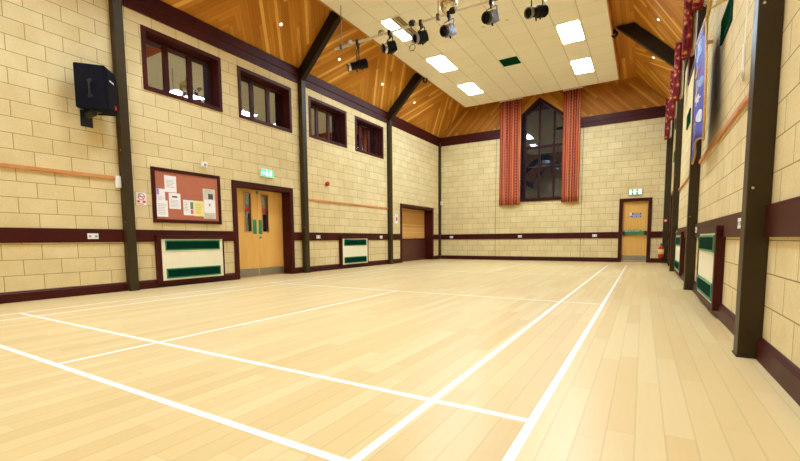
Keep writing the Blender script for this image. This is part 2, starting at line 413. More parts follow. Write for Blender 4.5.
# ceiling raft of cream tiles
RX0, RX1, RY0, RY1, RZ = -2.81, 2.59, 5.7, 14.7, 6.1
LIGHTS = [(-2.21, -1.61, 7.5), (1.39, 1.99, 7.5), (-2.21, -1.61, 9.9), (1.39, 1.99, 9.9), (-2.21, -1.61, 12.3), (1.39, 1.99, 12.3)]
mb = MB(); mb.box(RX0, RX1, RY0, RY1, RZ, RZ + 0.1)
raft = mb.build('tiled_raft', 'raft', ceil)
mb = MB()
mb.box(RX0 - 0.025, RX0, RY0 - 0.025, RY1 + 0.025, RZ - 0.004, ZS); mb.box(RX1, RX1 + 0.025, RY0 - 0.025, RY1 + 0.025, RZ - 0.004, ZS)
mb.box(RX0, RX1, RY0 - 0.025, RY0, RZ - 0.004, ZS); mb.box(RX0, RX1, RY1, RY1 + 0.025, RZ - 0.004, ZS)
mb.build('raft_fascia', 'pine_fascia', ceil)

# skirting, dado rail, cornice, wooden rails
def runs(lo, hi, cuts):
    cuts = sorted(cuts); a = lo
    for c, d in cuts:
        if c > a: yield a, c
        a = max(a, d)
    if hi > a: yield a, hi
D = 0.03
def skirt_x(m, x, sg, a, b):
    m.prism([(x, a, 0), (x + sg * D, a, 0), (x + sg * D, a, 0.125), (x + sg * 0.012, a, 0.15), (x, a, 0.155)], (0, b - a, 0))
mb = MB()
for a, b in runs(YN, YF, [DOOR[:2], HATCH[:2]]): skirt_x(mb, XL, 1, a, b)
tag(mb.build('baseboard_left', 'maroon'), 'maroon skirting along the wall with the double doors', 'skirting', kind='structure')
mb = MB()
for a, b in runs(YN, YF, [RDOOR[:2]]): skirt_x(mb, XR, -1, a, b)
tag(mb.build('baseboard_right', 'maroon'), 'maroon skirting along the wall with the banner', 'skirting', kind='structure')
mb = MB()
for a, b in runs(XL + D, XR - D, [FDOOR[:2]]):
    mb.prism([(a, YF, 0), (a, YF - D, 0), (a, YF - D, 0.125), (a, YF - 0.012, 0.15), (a, YF, 0.155)], (b - a, 0, 0))
tag(mb.build('baseboard_far', 'maroon'), 'maroon skirting across the far end wall', 'skirting', kind='structure')
R0, R1 = 0.86, 1.08
mb = MB()
for a, b in runs(YN, YF, [DOOR[:2], HATCH[:2]]): mb.box(XL, XL + 0.028, a, b, R0, R1, 0.004)
tag(mb.build('trim_1', 'maroon'), 'broad maroon dado rail on the wall with the double doors', 'rail', kind='structure')
mb = MB()
for a, b in runs(YN, YF, [RDOOR[:2]]): mb.box(XR - 0.028, XR, a, b, R0, R1, 0.004)
tag(mb.build('trim_2', 'maroon'), 'broad maroon dado rail on the wall with the banner', 'rail', kind='structure')
mb = MB()
for a, b in runs(XL + 0.028, XR - 0.028, [FDOOR[:2]]): mb.box(a, b, YF - 0.028, YF, R0, R1, 0.004)
tag(mb.build('trim_3', 'maroon'), 'broad maroon dado rail across the far end wall', 'rail', kind='structure')
def cornice_prof(m, x, sg, a, b):
    m.prism([(x, a, 4.9), (x + sg * 0.03, a, 4.9), (x + sg * 0.035, a, 5.06), (x + sg * 0.06, a, 5.075), (x + sg * 0.065, a, 5.26), (x, a, 5.2)], (0, b - a, 0))
mb = MB(); cornice_prof(mb, XL, 1, YN, YF)
tag(mb.build('trim_4', 'maroon'), 'deep maroon cornice board above the four left windows', 'cornice', kind='structure')
mb = MB(); cornice_prof(mb, XR, -1, YN, YF)
tag(mb.build('trim_5', 'maroon'), 'deep maroon cornice board behind the patterned curtains', 'cornice', kind='structure')
mb = MB()
for a, b in ((XL + 0.065, GC - GH), (GC + GH, XR - 0.065)):
    mb.prism([(a, YF, 4.9), (a, YF - 0.03, 4.9), (a, YF - 0.035, 5.06), (a, YF - 0.06, 5.075), (a, YF - 0.065, 5.26), (a, YF, 5.26)], (b - a, 0, 0))
tag(mb.build('trim_6', 'maroon'), 'deep maroon cornice board either side of the tall window', 'cornice', kind='structure')
for i, (x, sg, a, b, z, lab) in enumerate(((XL, 1, YN, 2.55, 1.955, 'thin orange wooden wall rail below the black loudspeaker'), (XL, 1, 7.16, 11.37, 1.965, 'thin orange wooden wall rail below the red alarm'),
                                           (XR, -1, 2.72, 6.98, 2.05, 'thin orange wooden wall rail beneath the blue banner'), (XR, -1, 7.16, 11.37, 2.05, 'thin orange wooden wall rail beyond the blue banner'))):
    mb = MB(); mb.box(x, x + sg * 0.03, a, b, z - 0.028, z + 0.028, 0.006)
    tag(mb.build('trim_%d' % (7 + i), 'rail_wood'), lab, 'rail', kind='structure')

# ------------------------------------------------------------------ windows
def side_window(name, x, sg, h, label, lights=3):
    """sg=+1: room lies towards +x"""
    y0, y1, z0, z1 = h; t = thing(name, (x, (y0 + y1) / 2, z0), label, 'window', kind='structure')
    f = 0.075; dp = 0.30; e = 0.02
    m = MB()
    for (a, b, c, d) in ((y0, y1, z0, z0 + f), (y0, y1, z1 - f, z1), (y0, y0 + f, z0 + f, z1 - f), (y1 - f, y1, z0 + f, z1 - f)):
        m.box(x + sg * e, x - sg * dp, a, b, c, d, 0.004)
    m.build('window_frame', 'maroon', t)
    xp = x - sg * 0.24
    m = MB(); g = 0.045
    for (a, b, c, d) in ((y0 + f, y1 - f, z0 + f, z0 + f + g), (y0 + f, y1 - f, z1 - f - g, z1 - f)): m.box(xp + 0.03, xp - 0.03, a, b, c, d)
    w = (y1 - y0 - 2 * f) / lights
    for k in range(lights + 1):
        yy = y0 + f + k * w; hw = 0.05 if 0 < k < lights else 0.035
        m.box(xp + 0.03, xp - 0.03, max(yy - hw, y0 + f), min(yy + hw, y1 - f), z0 + f + g, z1 - f - g)
    m.build('mullion', 'maroon', t)
    for k in range(lights):
        m = MB(); m.box(xp + 0.004, xp - 0.004, y0 + f + k * w + 0.03, y0 + f + (k + 1) * w - 0.03, z0 + f + 0.02, z1 - f - 0.02); m.build('pane', 'glass', t)
    return t
wl_labels = ['maroon three-light window nearest the loudspeaker', 'maroon three-light window above the double doors', 'maroon three-light window just past the second left column', 'maroon three-light window furthest along the left wall']
for i, h in enumerate(WINS): side_window('window_%d' % (i + 1), XL, 1, h, wl_labels[i])
for i, h in enumerate(RWINS): side_window('window_%d' % (i + 5), XR, -1, h, ['high maroon window above the first right heater', 'high maroon window between patterned curtains past the banner', 'high maroon window nearest the far right corner'][i])
# tall pointed gable window
t = thing('window_8', (GC, YF, 2.36), 'tall pointed dark window between the striped curtains', 'window', kind='structure')
gx0, gx1, gz0 = GC - GH, GC + GH, 2.36
ft = 0.085
def gz(x, inset=0.0): return za - abs(x - GC) * (za - zs) / GH - inset
m = MB()
m.box(gx0, gx1, YF - 0.02, YF + 0.3, gz0, gz0 + ft, 0.004)
m.box(gx0 - 0.03, gx1 + 0.03, YF - 0.05, YF, gz0 - 0.03, gz0 + 0.02, 0.004)
for a, b in ((gx0, gx0 + ft), (gx1 - ft, gx1)):
    m.prism([(a, YF - 0.01, gz0 + ft), (b, YF - 0.01, gz0 + ft), (b, YF - 0.01, gz(b)), (a, YF - 0.01, gz(a))], (0, 0.3, 0))
tk = 0.12
m.prism([(gx0, YF - 0.01, gz(gx0)), (gx0, YF - 0.01, gz(gx0) - tk), (GC, YF - 0.01, za - tk), (GC, YF - 0.01, za)], (0, 0.3, 0))
m.prism([(gx1, YF - 0.01, gz(gx1)), (GC, YF - 0.01, za), (GC, YF - 0.01, za - tk), (gx1, YF - 0.01, gz(gx1) - tk)], (0, 0.3, 0))
m.build('window_frame', 'maroon_dark', t)
m = MB()
yp = YF + 0.14
for k in (-1, 0, 1):
    x = GC + k * 0.55; m.box(x - 0.04, x + 0.04, yp - 0.04, yp + 0.04, gz0 + ft, gz(x, tk * 0.8))
zt = 4.42
m.box(gx0 + ft, gx1 - ft, yp - 0.035, yp + 0.045, zt - 0.05, zt + 0.05)
m.build('mullion', 'maroon_dark', t)
def pane(pts): mm = MB(); mm.prism(pts, (0, 0.008, 0)); mm.build('pane', 'glass_gable', t)
xs = [gx0 + ft / 2, GC - 0.55, GC, GC + 0.55, gx1 - ft / 2]
for a, b in zip(xs, xs[1:]):
    pane([(a, yp, gz0 + 0.05), (b, yp, gz0 + 0.05), (b, yp, zt), (a, yp, zt)])
    pane([(a, yp, zt), (b, yp, zt), (b, yp, gz(b, 0.06)), (a, yp, gz(a, 0.06))])

# ------------------------------------------------------------------ doors
t = thing('door_1', (XL, (DOOR[0] + DOOR[1]) / 2, 0), 'pale oak double doors with green push plates in a maroon frame', 'door', kind='structure')
y0, y1, _, z1 = DOOR; fw = 0.11
m = MB()
for (a, b, c, d) in ((y0, y0 + fw, 0, z1), (y1 - fw, y1, 0, z1), (y0 + fw, y1 - fw, z1 - fw, z1)): m.box(XL + 0.035, XL - 0.34, a, b, c, d, 0.004)
m.build('door_frame', 'maroon', t)
ym = (y0 + y1) / 2; xd = XL - 0.26
for (a, b, va, vb, pa, pb) in ((y0 + fw + 0.004, ym - 0.003, 5.36, 5.54, 5.585, 5.695), (ym + 0.003, y1 - fw - 0.004, 5.88, 6.06, 5.76, 5.87)):
    m = MB(); holed(m, a, b, 0.01, z1 - fw - 0.004, [(va, vb, 1.09, 1.98)], lambda p, q, c, d: m.box(xd, xd - 0.05, p, q, c, d))
    leaf = m.build('door_leaf', 'oak', t)
    m = MB()
    for (p, q, c, d) in ((va - 0.025, va, 1.065, 2.005), (vb, vb + 0.025, 1.065, 2.005), (va, vb, 1.065, 1.09), (va, vb, 1.98, 2.005)): m.box(xd + 0.008, xd - 0.02, p, q, c, d)
    m.build('glazing_bead', 'rail_wood', leaf)
    m = MB(); m.box(xd - 0.02, xd - 0.03, va, vb, 1.09, 1.98); m.build('vision_pane', 'glass_door', leaf)
    m = MB(); m.lathe([(0, 0.055), (0.004, 0.055)], (xd - 0.019, (va + vb) / 2 + 0.01, 1.61), (1, 0, 0), 20); m.build('round_sticker', 'red', leaf)
    m = MB(); m.box(xd, xd + 0.006, pa, pb, 1.03, 1.37, 0.002); m.build('push_plate', 'green', leaf)
    m = MB(); m.box(xd, xd + 0.004, a + 0.01, b - 0.01, 0.02, 0.20); m.build('kick_plate', 'steel', leaf)
m = MB(); m.lathe([(0, 0.028), (0.012, 0.028), (0.02, 0.018)], (xd, 5.80, 0.945), (1, 0, 0), 16); m.build('lock_escutcheon', 'green', t)
m = MB(); m.box(xd, xd + 0.04, ym - 0.035, ym + 0.03, 2.0, 2.07, 0.005); m.build('door_stop', 'grey', t)

t = thing('door_2', ((FDOOR[0] + FDOOR[1]) / 2, YF, 0), 'single oak fire exit door with green push bar in the far wall', 'door', kind='structure')
x0, x1, _, z1 = FDOOR; fw = 0.11
m = MB()
for (a, b, c, d) in ((x0, x0 + fw, 0, z1), (x1 - fw, x1, 0, z1), (x0 + fw, x1 - fw, z1 - fw, z1)): m.box(a, b, YF - 0.035, YF + 0.2, c, d, 0.004)
m.build('door_frame', 'maroon', t)
yd = YF + 0.08
m = MB(); m.box(x0 + fw + 0.003, x1 - fw - 0.003, yd, yd + 0.05, 0.03, z1 - fw - 0.003); leaf = m.build('door_leaf', 'oak', t)
m = MB(); m.box(x0 + fw + 0.01, x1 - fw - 0.01, yd - 0.004, yd, 0.06, 0.24); m.build('kick_plate', 'steel', leaf)
m = MB(); m.box(x0 + fw, x1 - fw, YF - 0.03, yd, 0.0, 0.022); m.build('threshold', 'chrome', t)
m = MB(); m.box(x0 + fw + 0.05, x1 - fw - 0.09, yd - 0.09, yd - 0.04, 0.98, 1.10, 0.008)
bar = m.build('push_bar', 'green', leaf)
m = MB(); m.box(x0 + fw + 0.06, x1 - fw - 0.20, yd - 0.093, yd - 0.088, 1.075, 1.135)
for k in range(11):
    pass
m.build('bar_label', 'green', bar)
m = MB()
for k in range(17):
    if k in (4, 7, 10): continue
    xx = x0 + fw + 0.08 + k * 0.028; m.box(xx, xx + 0.017, yd - 0.096, yd - 0.092, 1.09, 1.122)
m.build('bar_lettering', 'white', bar)
for xx in (x0 + fw + 0.02, x1 - fw - 0.10):
    m = MB(); m.box(xx, xx + 0.085, yd - 0.10, yd, 0.96, 1.10, 0.01); m.build('bar_bracket', 'black', leaf)
m = MB(); m.box(3.03, 3.39, yd - 0.005, yd, 1.58, 1.75); sg_ = m.build('door_sign', 'paper', leaf)
m = MB(); m.box(3.10, 3.385, yd - 0.007, yd - 0.005, 1.675, 1.745); m.build('sign_band', 'green_dark', sg_)
m = MB(); m.box(3.09, 3.385, yd - 0.007, yd - 0.005, 1.585, 1.65); m.build('sign_band', 'blueprint', sg_)
m = MB()
for k in range(9):
    m.box(3.14 + k * 0.024, 3.155 + k * 0.024, yd - 0.009, yd - 0.007, 1.695, 1.725)
    if k != 4: m.box(3.13 + k * 0.025, 3.147 + k * 0.025, yd - 0.009, yd - 0.007, 1.602, 1.632)
m.build('sign_lettering', 'white', sg_)
m = MB(); m.lathe([(0, 0.026), (0.003, 0.026)], (3.06, yd - 0.005, 1.62), (0, -1, 0), 16); m.build('sign_disc', 'blueprint', sg_)

t = thing('door_3', (XR, (RDOOR[0] + RDOOR[1]) / 2, 0), 'side door in a projecting maroon frame near the far right corner', 'door', kind='structure')
y0, y1, _, z1 = RDOOR; fw = 0.1
m = MB()
for (a, b, c, d) in ((y0, y0 + fw, 0, z1), (y1 - fw, y1, 0, z1), (y0 + fw, y1 - fw, z1 - fw, z1)): m.box(XR - 0.07, XR + 0.2, a, b, c, d, 0.004)
m.build('door_frame', 'maroon', t)
m = MB(); m.box(XR + 0.08, XR + 0.13, y0 + fw + 0.003, y1 - fw - 0.003, 0.01, z1 - fw - 0.003); m.build('door_leaf', 'oak', t)

# serving hatch
t = thing('serving_hatch', (XL, (HATCH[0] + HATCH[1]) / 2, 0), 'serving hatch with closed wood slat shutter in a maroon recess', 'serving hatch', kind='structure')
y0, y1, _, z1 = HATCH; fw = 0.11; xb = XL - 0.36
m = MB()
for (a, b, c, d) in ((y0, y0 + fw, 0, z1), (y1 - fw, y1, 0, z1), (y0 + fw, y1 - fw, z1 - fw, z1)): m.box(XL + 0.035, xb - 0.06, a, b, c, d, 0.004)
m.build('hatch_frame', 'maroon', t)
m = MB(); m.box(xb, xb - 0.04, y0 + fw, y1 - fw, 0.9, z1 - fw); m.build('shutter', 'shutter', t)
m = MB(); m.box(xb + 0.03, xb - 0.06, y0 + fw, y1 - fw, 0.0, 0.86); m.build('front_panel', 'hatch_panel', t)
m = MB(); m.box(xb + 0.06, xb - 0.06, y0 + fw, y1 - fw, 0.86, 0.9, 0.006); m.build('counter', 'maroon', t)
m = MB(); m.box(xb + 0.05, xb + 0.02, 13.75, y1 - fw - 0.03, 0.9, 0.915); m.build('shutter_bar', 'chrome', t)

# ------------------------------------------------------------------ steel portal columns with rafters
def column(sg, x, yc, label):
    """sg=+1 left wall"""
    t = thing('steel_column', (x, yc, 0), label, 'column', 'steel portal columns')
    w = 0.075; pd = 0.135
    m = MB(); m.box(x, x + sg * pd, yc - w, yc + w, 0.0, 4.98, 0.008); m.build('post', 'olive', t)
    m = MB(); m.box(x, x + sg * (pd + 0.006), yc - w - 0.006, yc + w + 0.006, 0.0, 0.012, 0.002); m.build('base_plate', 'olive', t)
    P = [(0.0, 4.96), (pd, 5.0), (1.55, 6.36), (1.14, 6.36), (0.0, 5.22)]
    m = MB(); m.prism([(x + sg * u, yc - w, z) for u, z in P], (0, 2 * w, 0))
    bmesh.ops.bevel(m.bm, geom=list(m.bm.edges), offset=0.006, segments=1, affect='EDGES')
    m.build('rafter', 'rafter', t)
    for z in (1.2, 2.42):
        m = MB(); m.lathe([(0, 0.012), (0.008, 0.009)], (x + sg * (pd - 0.03), yc - w, z), (0, -1, 0), 8); m.build('bolt', 'chrome', t)
    return t
YC = (2.65, 7.08, 11.45)
for yc, lab in zip(YC, ('olive brown steel column on the left wall beside the black loudspeaker', 'olive brown steel column on the left wall beyond the double doors', 'olive brown steel column on the left wall nearest the serving hatch')):
    column(1, XL, yc - {2.65: 0, 7.08: 0.05, 11.45: 0.13}[yc], lab)
for yc, lab in zip(YC, ('big dark steel column nearest the viewer on the right wall', 'dark steel column on the right wall just beyond the blue banner', 'dark steel column on the right wall furthest away')):
    column(-1, XR, yc - (0.03 if yc == 2.65 else 0), lab)
for x, sg, lab in ((XL, 1, 'thin dark corner post at the far left corner beside the serving hatch'), (XR, -1, 'dark corner post at the far right corner behind the fire extinguisher')):
    m = MB(); w_ = 0.1 if sg > 0 else 0.18
    m.box(x, x + sg * w_, YF - 0.1, YF, 0.0, 4.93, 0.006); tag(m.build('corner_post', 'olive'), lab, 'column')

# ------------------------------------------------------------------ heaters
def heater(x, sg, y0, label, deep, wid=1.42):
    t = thing('wall_heater', (x, y0 + wid / 2, 0.08), label, 'heater', 'boxed wall heaters')
    y1 = y0 + wid; z0, z1 = 0.075, 0.985; f = 0.085; f2 = 0.03
    m = MB()
    for a, b in ((y0, y0 + f), (y1 - f2, y1)): m.box(x, x + sg * deep, a, b, z0, z1 - 0.03, 0.006)
    m.box(x, x + sg * (deep + (0.02 if sg > 0 else 0.002)), y0 - 0.01, y1 + 0.01, z1 - 0.075, z1, 0.012)
    m.box(x, x + sg * deep, y0 + f, y1 - f2, z0, z0 + 0.05, 0.004)
    m.build('surround', 'maroon', t)
    a, b = y0 + f, y1 - f2; xp = x + sg * (deep - 0.012)
    m = MB(); m.box(x, xp, a, b, z0 + 0.05, z1 - 0.075, 0.003); m.build('panel', 'cream_panel', t)
    for c in (0.255, 0.79):
        m = MB(); p, q = a + 0.075, b - 0.075; h = 0.095; g = 0.022
        for (u, v, k, l) in ((p, q, c - h, c - h + g), (p, q, c + h - g, c + h), (p, p + g, c - h + g, c + h - g), (q - g, q, c - h + g, c + h - g)): m.box(xp - sg * 0.002, xp + sg * 0.014, u, v, k, l)
        gr = m.build('grille', 'green', t)
        m = MB(); m.box(xp - sg * 0.002, xp + sg * 0.002, p + g, q - g, c - h + g, c + h - g)
        n = 9
        for k in range(n):
            zz = c - h + g + (k + 0.5) * (2 * h - 2 * g) / n
            m.box(xp, xp + sg * 0.011, p + g, q - g, zz - 0.004, zz + 0.004)
        m.build('grille_slats', 'green_dark', gr)
    return t
heater(XL, 1, 3.10, 'cream wall heater with green grilles below the notice board', 0.085)
heater(XL, 1, 8.50, 'cream wall heater with green grilles below the red alarm', 0.085)
heater(XR, -1, 4.27, 'cream wall heater with green grilles next to the nearest right column', 0.085, 1.6)
heater(XR, -1, 9.0, 'cream wall heater with green grilles between the two further right columns', 0.085, 1.6)

# ------------------------------------------------------------------ notice board and papers
t = thing('notice_board', (XL, 3.81, 1.22), 'maroon framed salmon pinboard beside the double doors', 'notice board')
y0, y1, z0, z1 = 3.10, 4.53, 1.22, 2.24; f = 0.065
m = MB()
for (a, b, c, d) in ((y0, y1, z0, z0 + f), (y0, y1, z1 - f, z1), (y0, y0 + f, z0 + f, z1 - f), (y1 - f, y1, z0 + f, z1 - f)): m.box(XL, XL + 0.035, a, b, c, d, 0.006)
m.build('frame', 'maroon', t)
m = MB(); m.box(XL, XL + 0.018, y0 + f, y1 - f, z0 + f, z1 - f); m.build('cork_panel', 'cork', t)
def paper(y0, y1, z0, z1, mat, label, k, prints=()):
    x = XL + 0.0185 + 0.0015 * k
    t = thing('notice', (x, (y0 + y1) / 2, z0), label, 'paper', 'papers on the pinboard')
    m = MB(); m.box(x, x + 0.001, y0, y1, z0, z1); m.build('sheet', mat, t)
    for (mt, rects) in prints:
        m = MB()
        for (a, b, c, d) in rects: m.box(x + 0.0009, x + 0.0016, y0 + (y1 - y0) * a, y0 + (y1 - y0) * b, z0 + (z1 - z0) * c, z0 + (z1 - z0) * d)
        m.build('printing', mt, t)
def lines(n, lo, hi, a=0.12, b=0.88, seed=0):
    r = random.Random(seed); return [(a, b - 0.25 * r.random(), lo + (hi - lo) * k / n, lo + (hi - lo) * (k + 0.22) / n) for k in range(n)]
paper(3.34, 3.57, 1.80, 2.11, 'paper', 'blank-looking white sheet pinned highest on the board', 0, [('grey', lines(6, 0.3, 0.8, seed=1))])
paper(3.18, 3.34, 1.60, 1.85, 'paper', 'white notice with lilac corner at left of the board', 0, [('lilac', [(0.02, 0.3, 0.55, 0.97)]), ('lilac', lines(5, 0.08, 0.5, seed=2))])
paper(3.17, 3.38, 1.33, 1.64, 'paper', 'white sheet pinned lowest left on the board', 1, [('grey', lines(7, 0.15, 0.85, seed=3))])
paper(3.41, 3.64, 1.49, 1.79, 'paper', 'white notice with bold black heading near board centre', 0, [('ink', [(0.28, 0.72, 0.72, 0.82)]), ('grey', lines(6, 0.12, 0.62, seed=4))])
paper(3.69, 3.91, 1.38, 1.68, 'paper', 'white leaflet with green and red side blocks', 0, [('greenprint', [(0.66, 0.95, 0.42, 0.88)]), ('pinkprint', [(0.68, 0.95, 0.1, 0.38)]), ('grey', lines(6, 0.3, 0.9, 0.08, 0.62, seed=5))])
paper(3.91, 4.13, 1.37, 1.68, 'paper_yellow', 'pale yellow sheet pinned on the board', 1, [('gold', lines(6, 0.2, 0.9, seed=6))])
paper(4.12, 4.40, 1.33, 1.94, 'newsprint', 'grey newspaper cutting pinned furthest right on the board', 0, [('ink', [(0.42, 0.82, 0.66, 0.84)]), ('grey', lines(4, 0.86, 0.97, seed=8)), ('grey', lines(4, 0.02, 0.16, seed=9))])
paper(4.14, 4.39, 1.45, 1.72, 'paper', 'white sheet overlapping the newspaper cutting', 2, [('grey', [(0.42, 0.56, 0.5, 0.72)])])

# ------------------------------------------------------------------ loudspeaker
t = thing('loudspeaker', (-4.2, 2.2, 2.94), 'black carpeted loudspeaker bracketed high on the left wall', 'loudspeaker')
F, G, H, B_ = Vector((-3.88, 2.23, 0)), Vector((-4.14, 2.50, 0)), Vector((-4.33, 2.31, 0)), Vector((-4.14, 1.905, 0))
m = MB(); m.quadbox([F.xy, G.xy, H.xy, B_.xy], 2.94, 3.615)
bmesh.ops.bevel(m.bm, geom=list(m.bm.edges), offset=0.012, segments=2, affect='EDGES'); m.build('cabinet', 'speaker', t)
u = (G - F).normalized(); nrm = Vector((0.73, 0.68, 0)).normalized()
m = MB(); m.prism([tuple(F + u * a + Vector((0, 0, z)) + nrm * 0.001) for a, z in ((0.03, 2.99), (0.36, 2.99), (0.36, 3.55), (0.03, 3.55))], tuple(nrm * 0.012)); gr = m.build('front_grille', 'grille_black', t)
m = MB(); m.prism([tuple(F + u * a + Vector((0, 0, z)) + nrm * 0.013) for a, z in ((0.11, 3.41), (0.26, 3.41), (0.26, 3.432), (0.11, 3.432))], tuple(nrm * 0.004)); m.build('name_plate', 'white', gr)
m = MB(); m.prism([tuple(F + u * a + Vector((0, 0, z)) + nrm * 0.013) for a, z in ((0.27, 3.02), (0.31, 3.02), (0.31, 3.08), (0.27, 3.08))], tuple(nrm * 0.004)); m.build('badge', 'redprint', gr)
sd = (B_ - F).normalized(); sn = Vector((0.77, -0.64, 0)).normalized()
if sn.dot(Vector((1, -1, 0))) < 0: sn = -sn
sn = Vector((-sd.y, sd.x, 0)); sn = sn if sn.dot(Vector((1, -1, 0))) > 0 else -sn
hp = F + sd * 0.21
m = MB(); m.tube([hp + Vector((0, 0, z)) + sn * o for z, o in ((3.13, 0.0), (3.13, 0.03), (3.17, 0.035), (3.32, 0.035), (3.36, 0.03), (3.36, 0.0))], 0.014, 8); m.build('carry_handle', 'black', t)
for z in (3.13, 3.36):
    m = MB(); m.lathe([(0, 0.035), (0.012, 0.03)], hp + Vector((0, 0, z)), sn, 12); m.build('handle_cup', 'black', t)
m = MB(); m.box(XL, XL + 0.02, 2.05, 2.22, 2.72, 2.98, 0.004); m.box(XL + 0.02, -4.08, 2.1, 2.17, 2.86, 2.94, 0.004); m.box(-4.2, -4.05, 2.08, 2.24, 2.925, 2.94)
m.build('wall_bracket', 'black', t)

# ------------------------------------------------------------------ small fittings on the walls
def socket(pos, axis, label):
    t = thing('power_socket', pos, label, 'socket', 'double sockets on the dado rail')
    x, y, z = pos
    w, h, d = 0.078, 0.045, 0.012
    def bx(u0, u1, z0, z1, d0, d1, bev=0):
        m = MB()
        if axis == 'L': m.box(x + d0, x + d1, y + u0, y + u1, z + z0, z + z1, bev)
        elif axis == 'R': m.box(x - d0, x - d1, y + u0, y + u1, z + z0, z + z1, bev)
        else: m.box(x + u0, x + u1, y - d0, y - d1, z + z0, z + z1, bev)
        return m
    bx(-w, w, -h, h, 0, d, 0.003).build('face_plate', 'white', t)
    for s in (-1, 1):
        bx(s * 0.045 - 0.018, s * 0.045 + 0.018, -0.02, 0.016, d, d + 0.002).build('outlet', 'grey', t)
for y, lab in ((2.10, 'white double socket on dado rail below the loudspeaker'), (7.57, 'white double socket on dado rail just past the second left column'), (10.77, 'white double socket on dado rail before the third left column')):
    socket((XL + 0.028, y, 0.96), 'L', lab)
for x, lab in ((-3.76, 'white double socket on far wall rail near the left corner'), (-0.79, 'white double socket on far wall rail beneath the left striped curtain'), (1.93, 'white double socket on far wall rail left of the exit door')):
    socket((x, YF - 0.028, 0.96), 'F', lab)
for y, lab in ((3.36, 'white double socket on right rail beside the nearest dark column'), (6.78, 'white double socket on right rail before the middle column'), (11.1, 'white double socket on right rail before the furthest column')):
    socket((XR - 0.028, y, 0.98), 'R', lab)

t = thing('no_smoking_sign', (XL, 2.915, 1.52), 'small white and red prohibition sign between column and pinboard', 'sign')
m = MB(); m.box(XL, XL + 0.004, 2.83, 3.0, 1.52, 1.75, 0.001); m.build('sign_board', 'paper', t)
m = MB()
N = 28; c0 = Vector((XL + 0.004, 2.915, 1.672))
ring = [c0 + Vector((0.001, math.cos(a) * 0.055, math.sin(a) * 0.055)) for a in [2 * PI * k / N for k in range(N + 1)]]
m.tube(ring, 0.006, 6, False)
m.tube([c0 + Vector((0.001, -0.04, 0.04)), c0 + Vector((0.001, 0.04, -0.04))], 0.006, 6); m.build('prohibition_ring', 'redprint', t)
m = MB(); m.box(XL + 0.004, XL + 0.0055, 2.868, 2.95, 1.668, 1.678); m.box(XL + 0.004, XL + 0.0055, 2.952, 2.96, 1.668, 1.69); m.build('pictogram', 'ink', t)
m = MB(); m.box(XL + 0.004, XL + 0.006, 2.84, 2.885, 1.565, 1.605); m.box(XL + 0.004, XL + 0.006, 2.935, 2.985, 1.565, 1.605); m.box(XL + 0.004, XL + 0.006, 2.845, 2.95, 1.535, 1.548); m.build('red_lettering', 'redprint', t)

def exit_sign(pos, axis, label, glow, green, dark):
    x, y, z = pos; t = thing('exit_sign', pos, label, 'sign', 'lit exit signs')
    def bx(m, u0, u1, z0, z1, d0, d1, bev=0):
        if axis == 'L': m.box(x + d0, x + d1, y + u0, y + u1, z + z0, z + z1, bev)
        else: m.box(x + u0, x + u1, y - d0, y - d1, z + z0, z + z1, bev)
    m = MB(); bx(m, -0.19, 0.19, -0.095, 0.095, 0, 0.06, 0.01); m.build('housing', 'white', t)
    m = MB(); bx(m, -0.175, 0.175, -0.08, 0.08, 0.06, 0.064); face = m.build('lit_face', green, t)
    m = MB()   # running figure, arrow and door pictogram
    bx(m, 0.05, 0.13, -0.06, 0.06, 0.064, 0.066); bx(m, -0.15, -0.07, -0.012, 0.012, 0.064, 0.066)
    for k in range(5): bx(m, -0.15 + k * 0.009, -0.141 + k * 0.009, -0.008 - k * 0.009, 0.008 + k * 0.009, 0.064, 0.066)
    bx(m, -0.035, 0.0, -0.01, 0.035, 0.064, 0.066); bx(m, -0.03, -0.005, 0.04, 0.065, 0.064, 0.066)
    bx(m, -0.06, -0.02, -0.05, -0.03, 0.064, 0.066); bx(m, -0.01, 0.025, -0.065, -0.01, 0.064, 0.066)
    m.build('pictogram', glow, face)
exit_sign((XL, 5.8, 2.465), 'L', 'glowing green exit sign above the double doors', 'exit_glow', 'exit_green', '')
x, y, z = 3.17, YF, 2.46
t = thing('exit_sign', (x, y, z), 'lit white exit sign with green arrows above the far exit door', 'sign', 'lit exit signs')
m = MB(); m.box(x - 0.21, x + 0.21, y - 0.06, y, z - 0.1, z + 0.1, 0.012); m.build('housing', 'spot_grey', t)
m = MB(); m.box(x - 0.175, x + 0.2, y - 0.064, y - 0.06, z - 0.08, z + 0.08); face = m.build('lit_face', 'exit_glow', t)
m = MB()
for s, xx in ((-1, -0.06), (1, 0.08)):
    m.box(x + xx - 0.045, x + xx + 0.02, y - 0.066, y - 0.064, z - 0.075, z + 0.075)
m.build('green_panel', 'exit_dark_green', face)
for xa in (x - 0.09, x + 0.05):
    m = MB(); m.box(xa, xa + 0.035, y - 0.068, y - 0.066, z - 0.01, z + 0.012); m.build('pictogram', 'exit_glow', face)

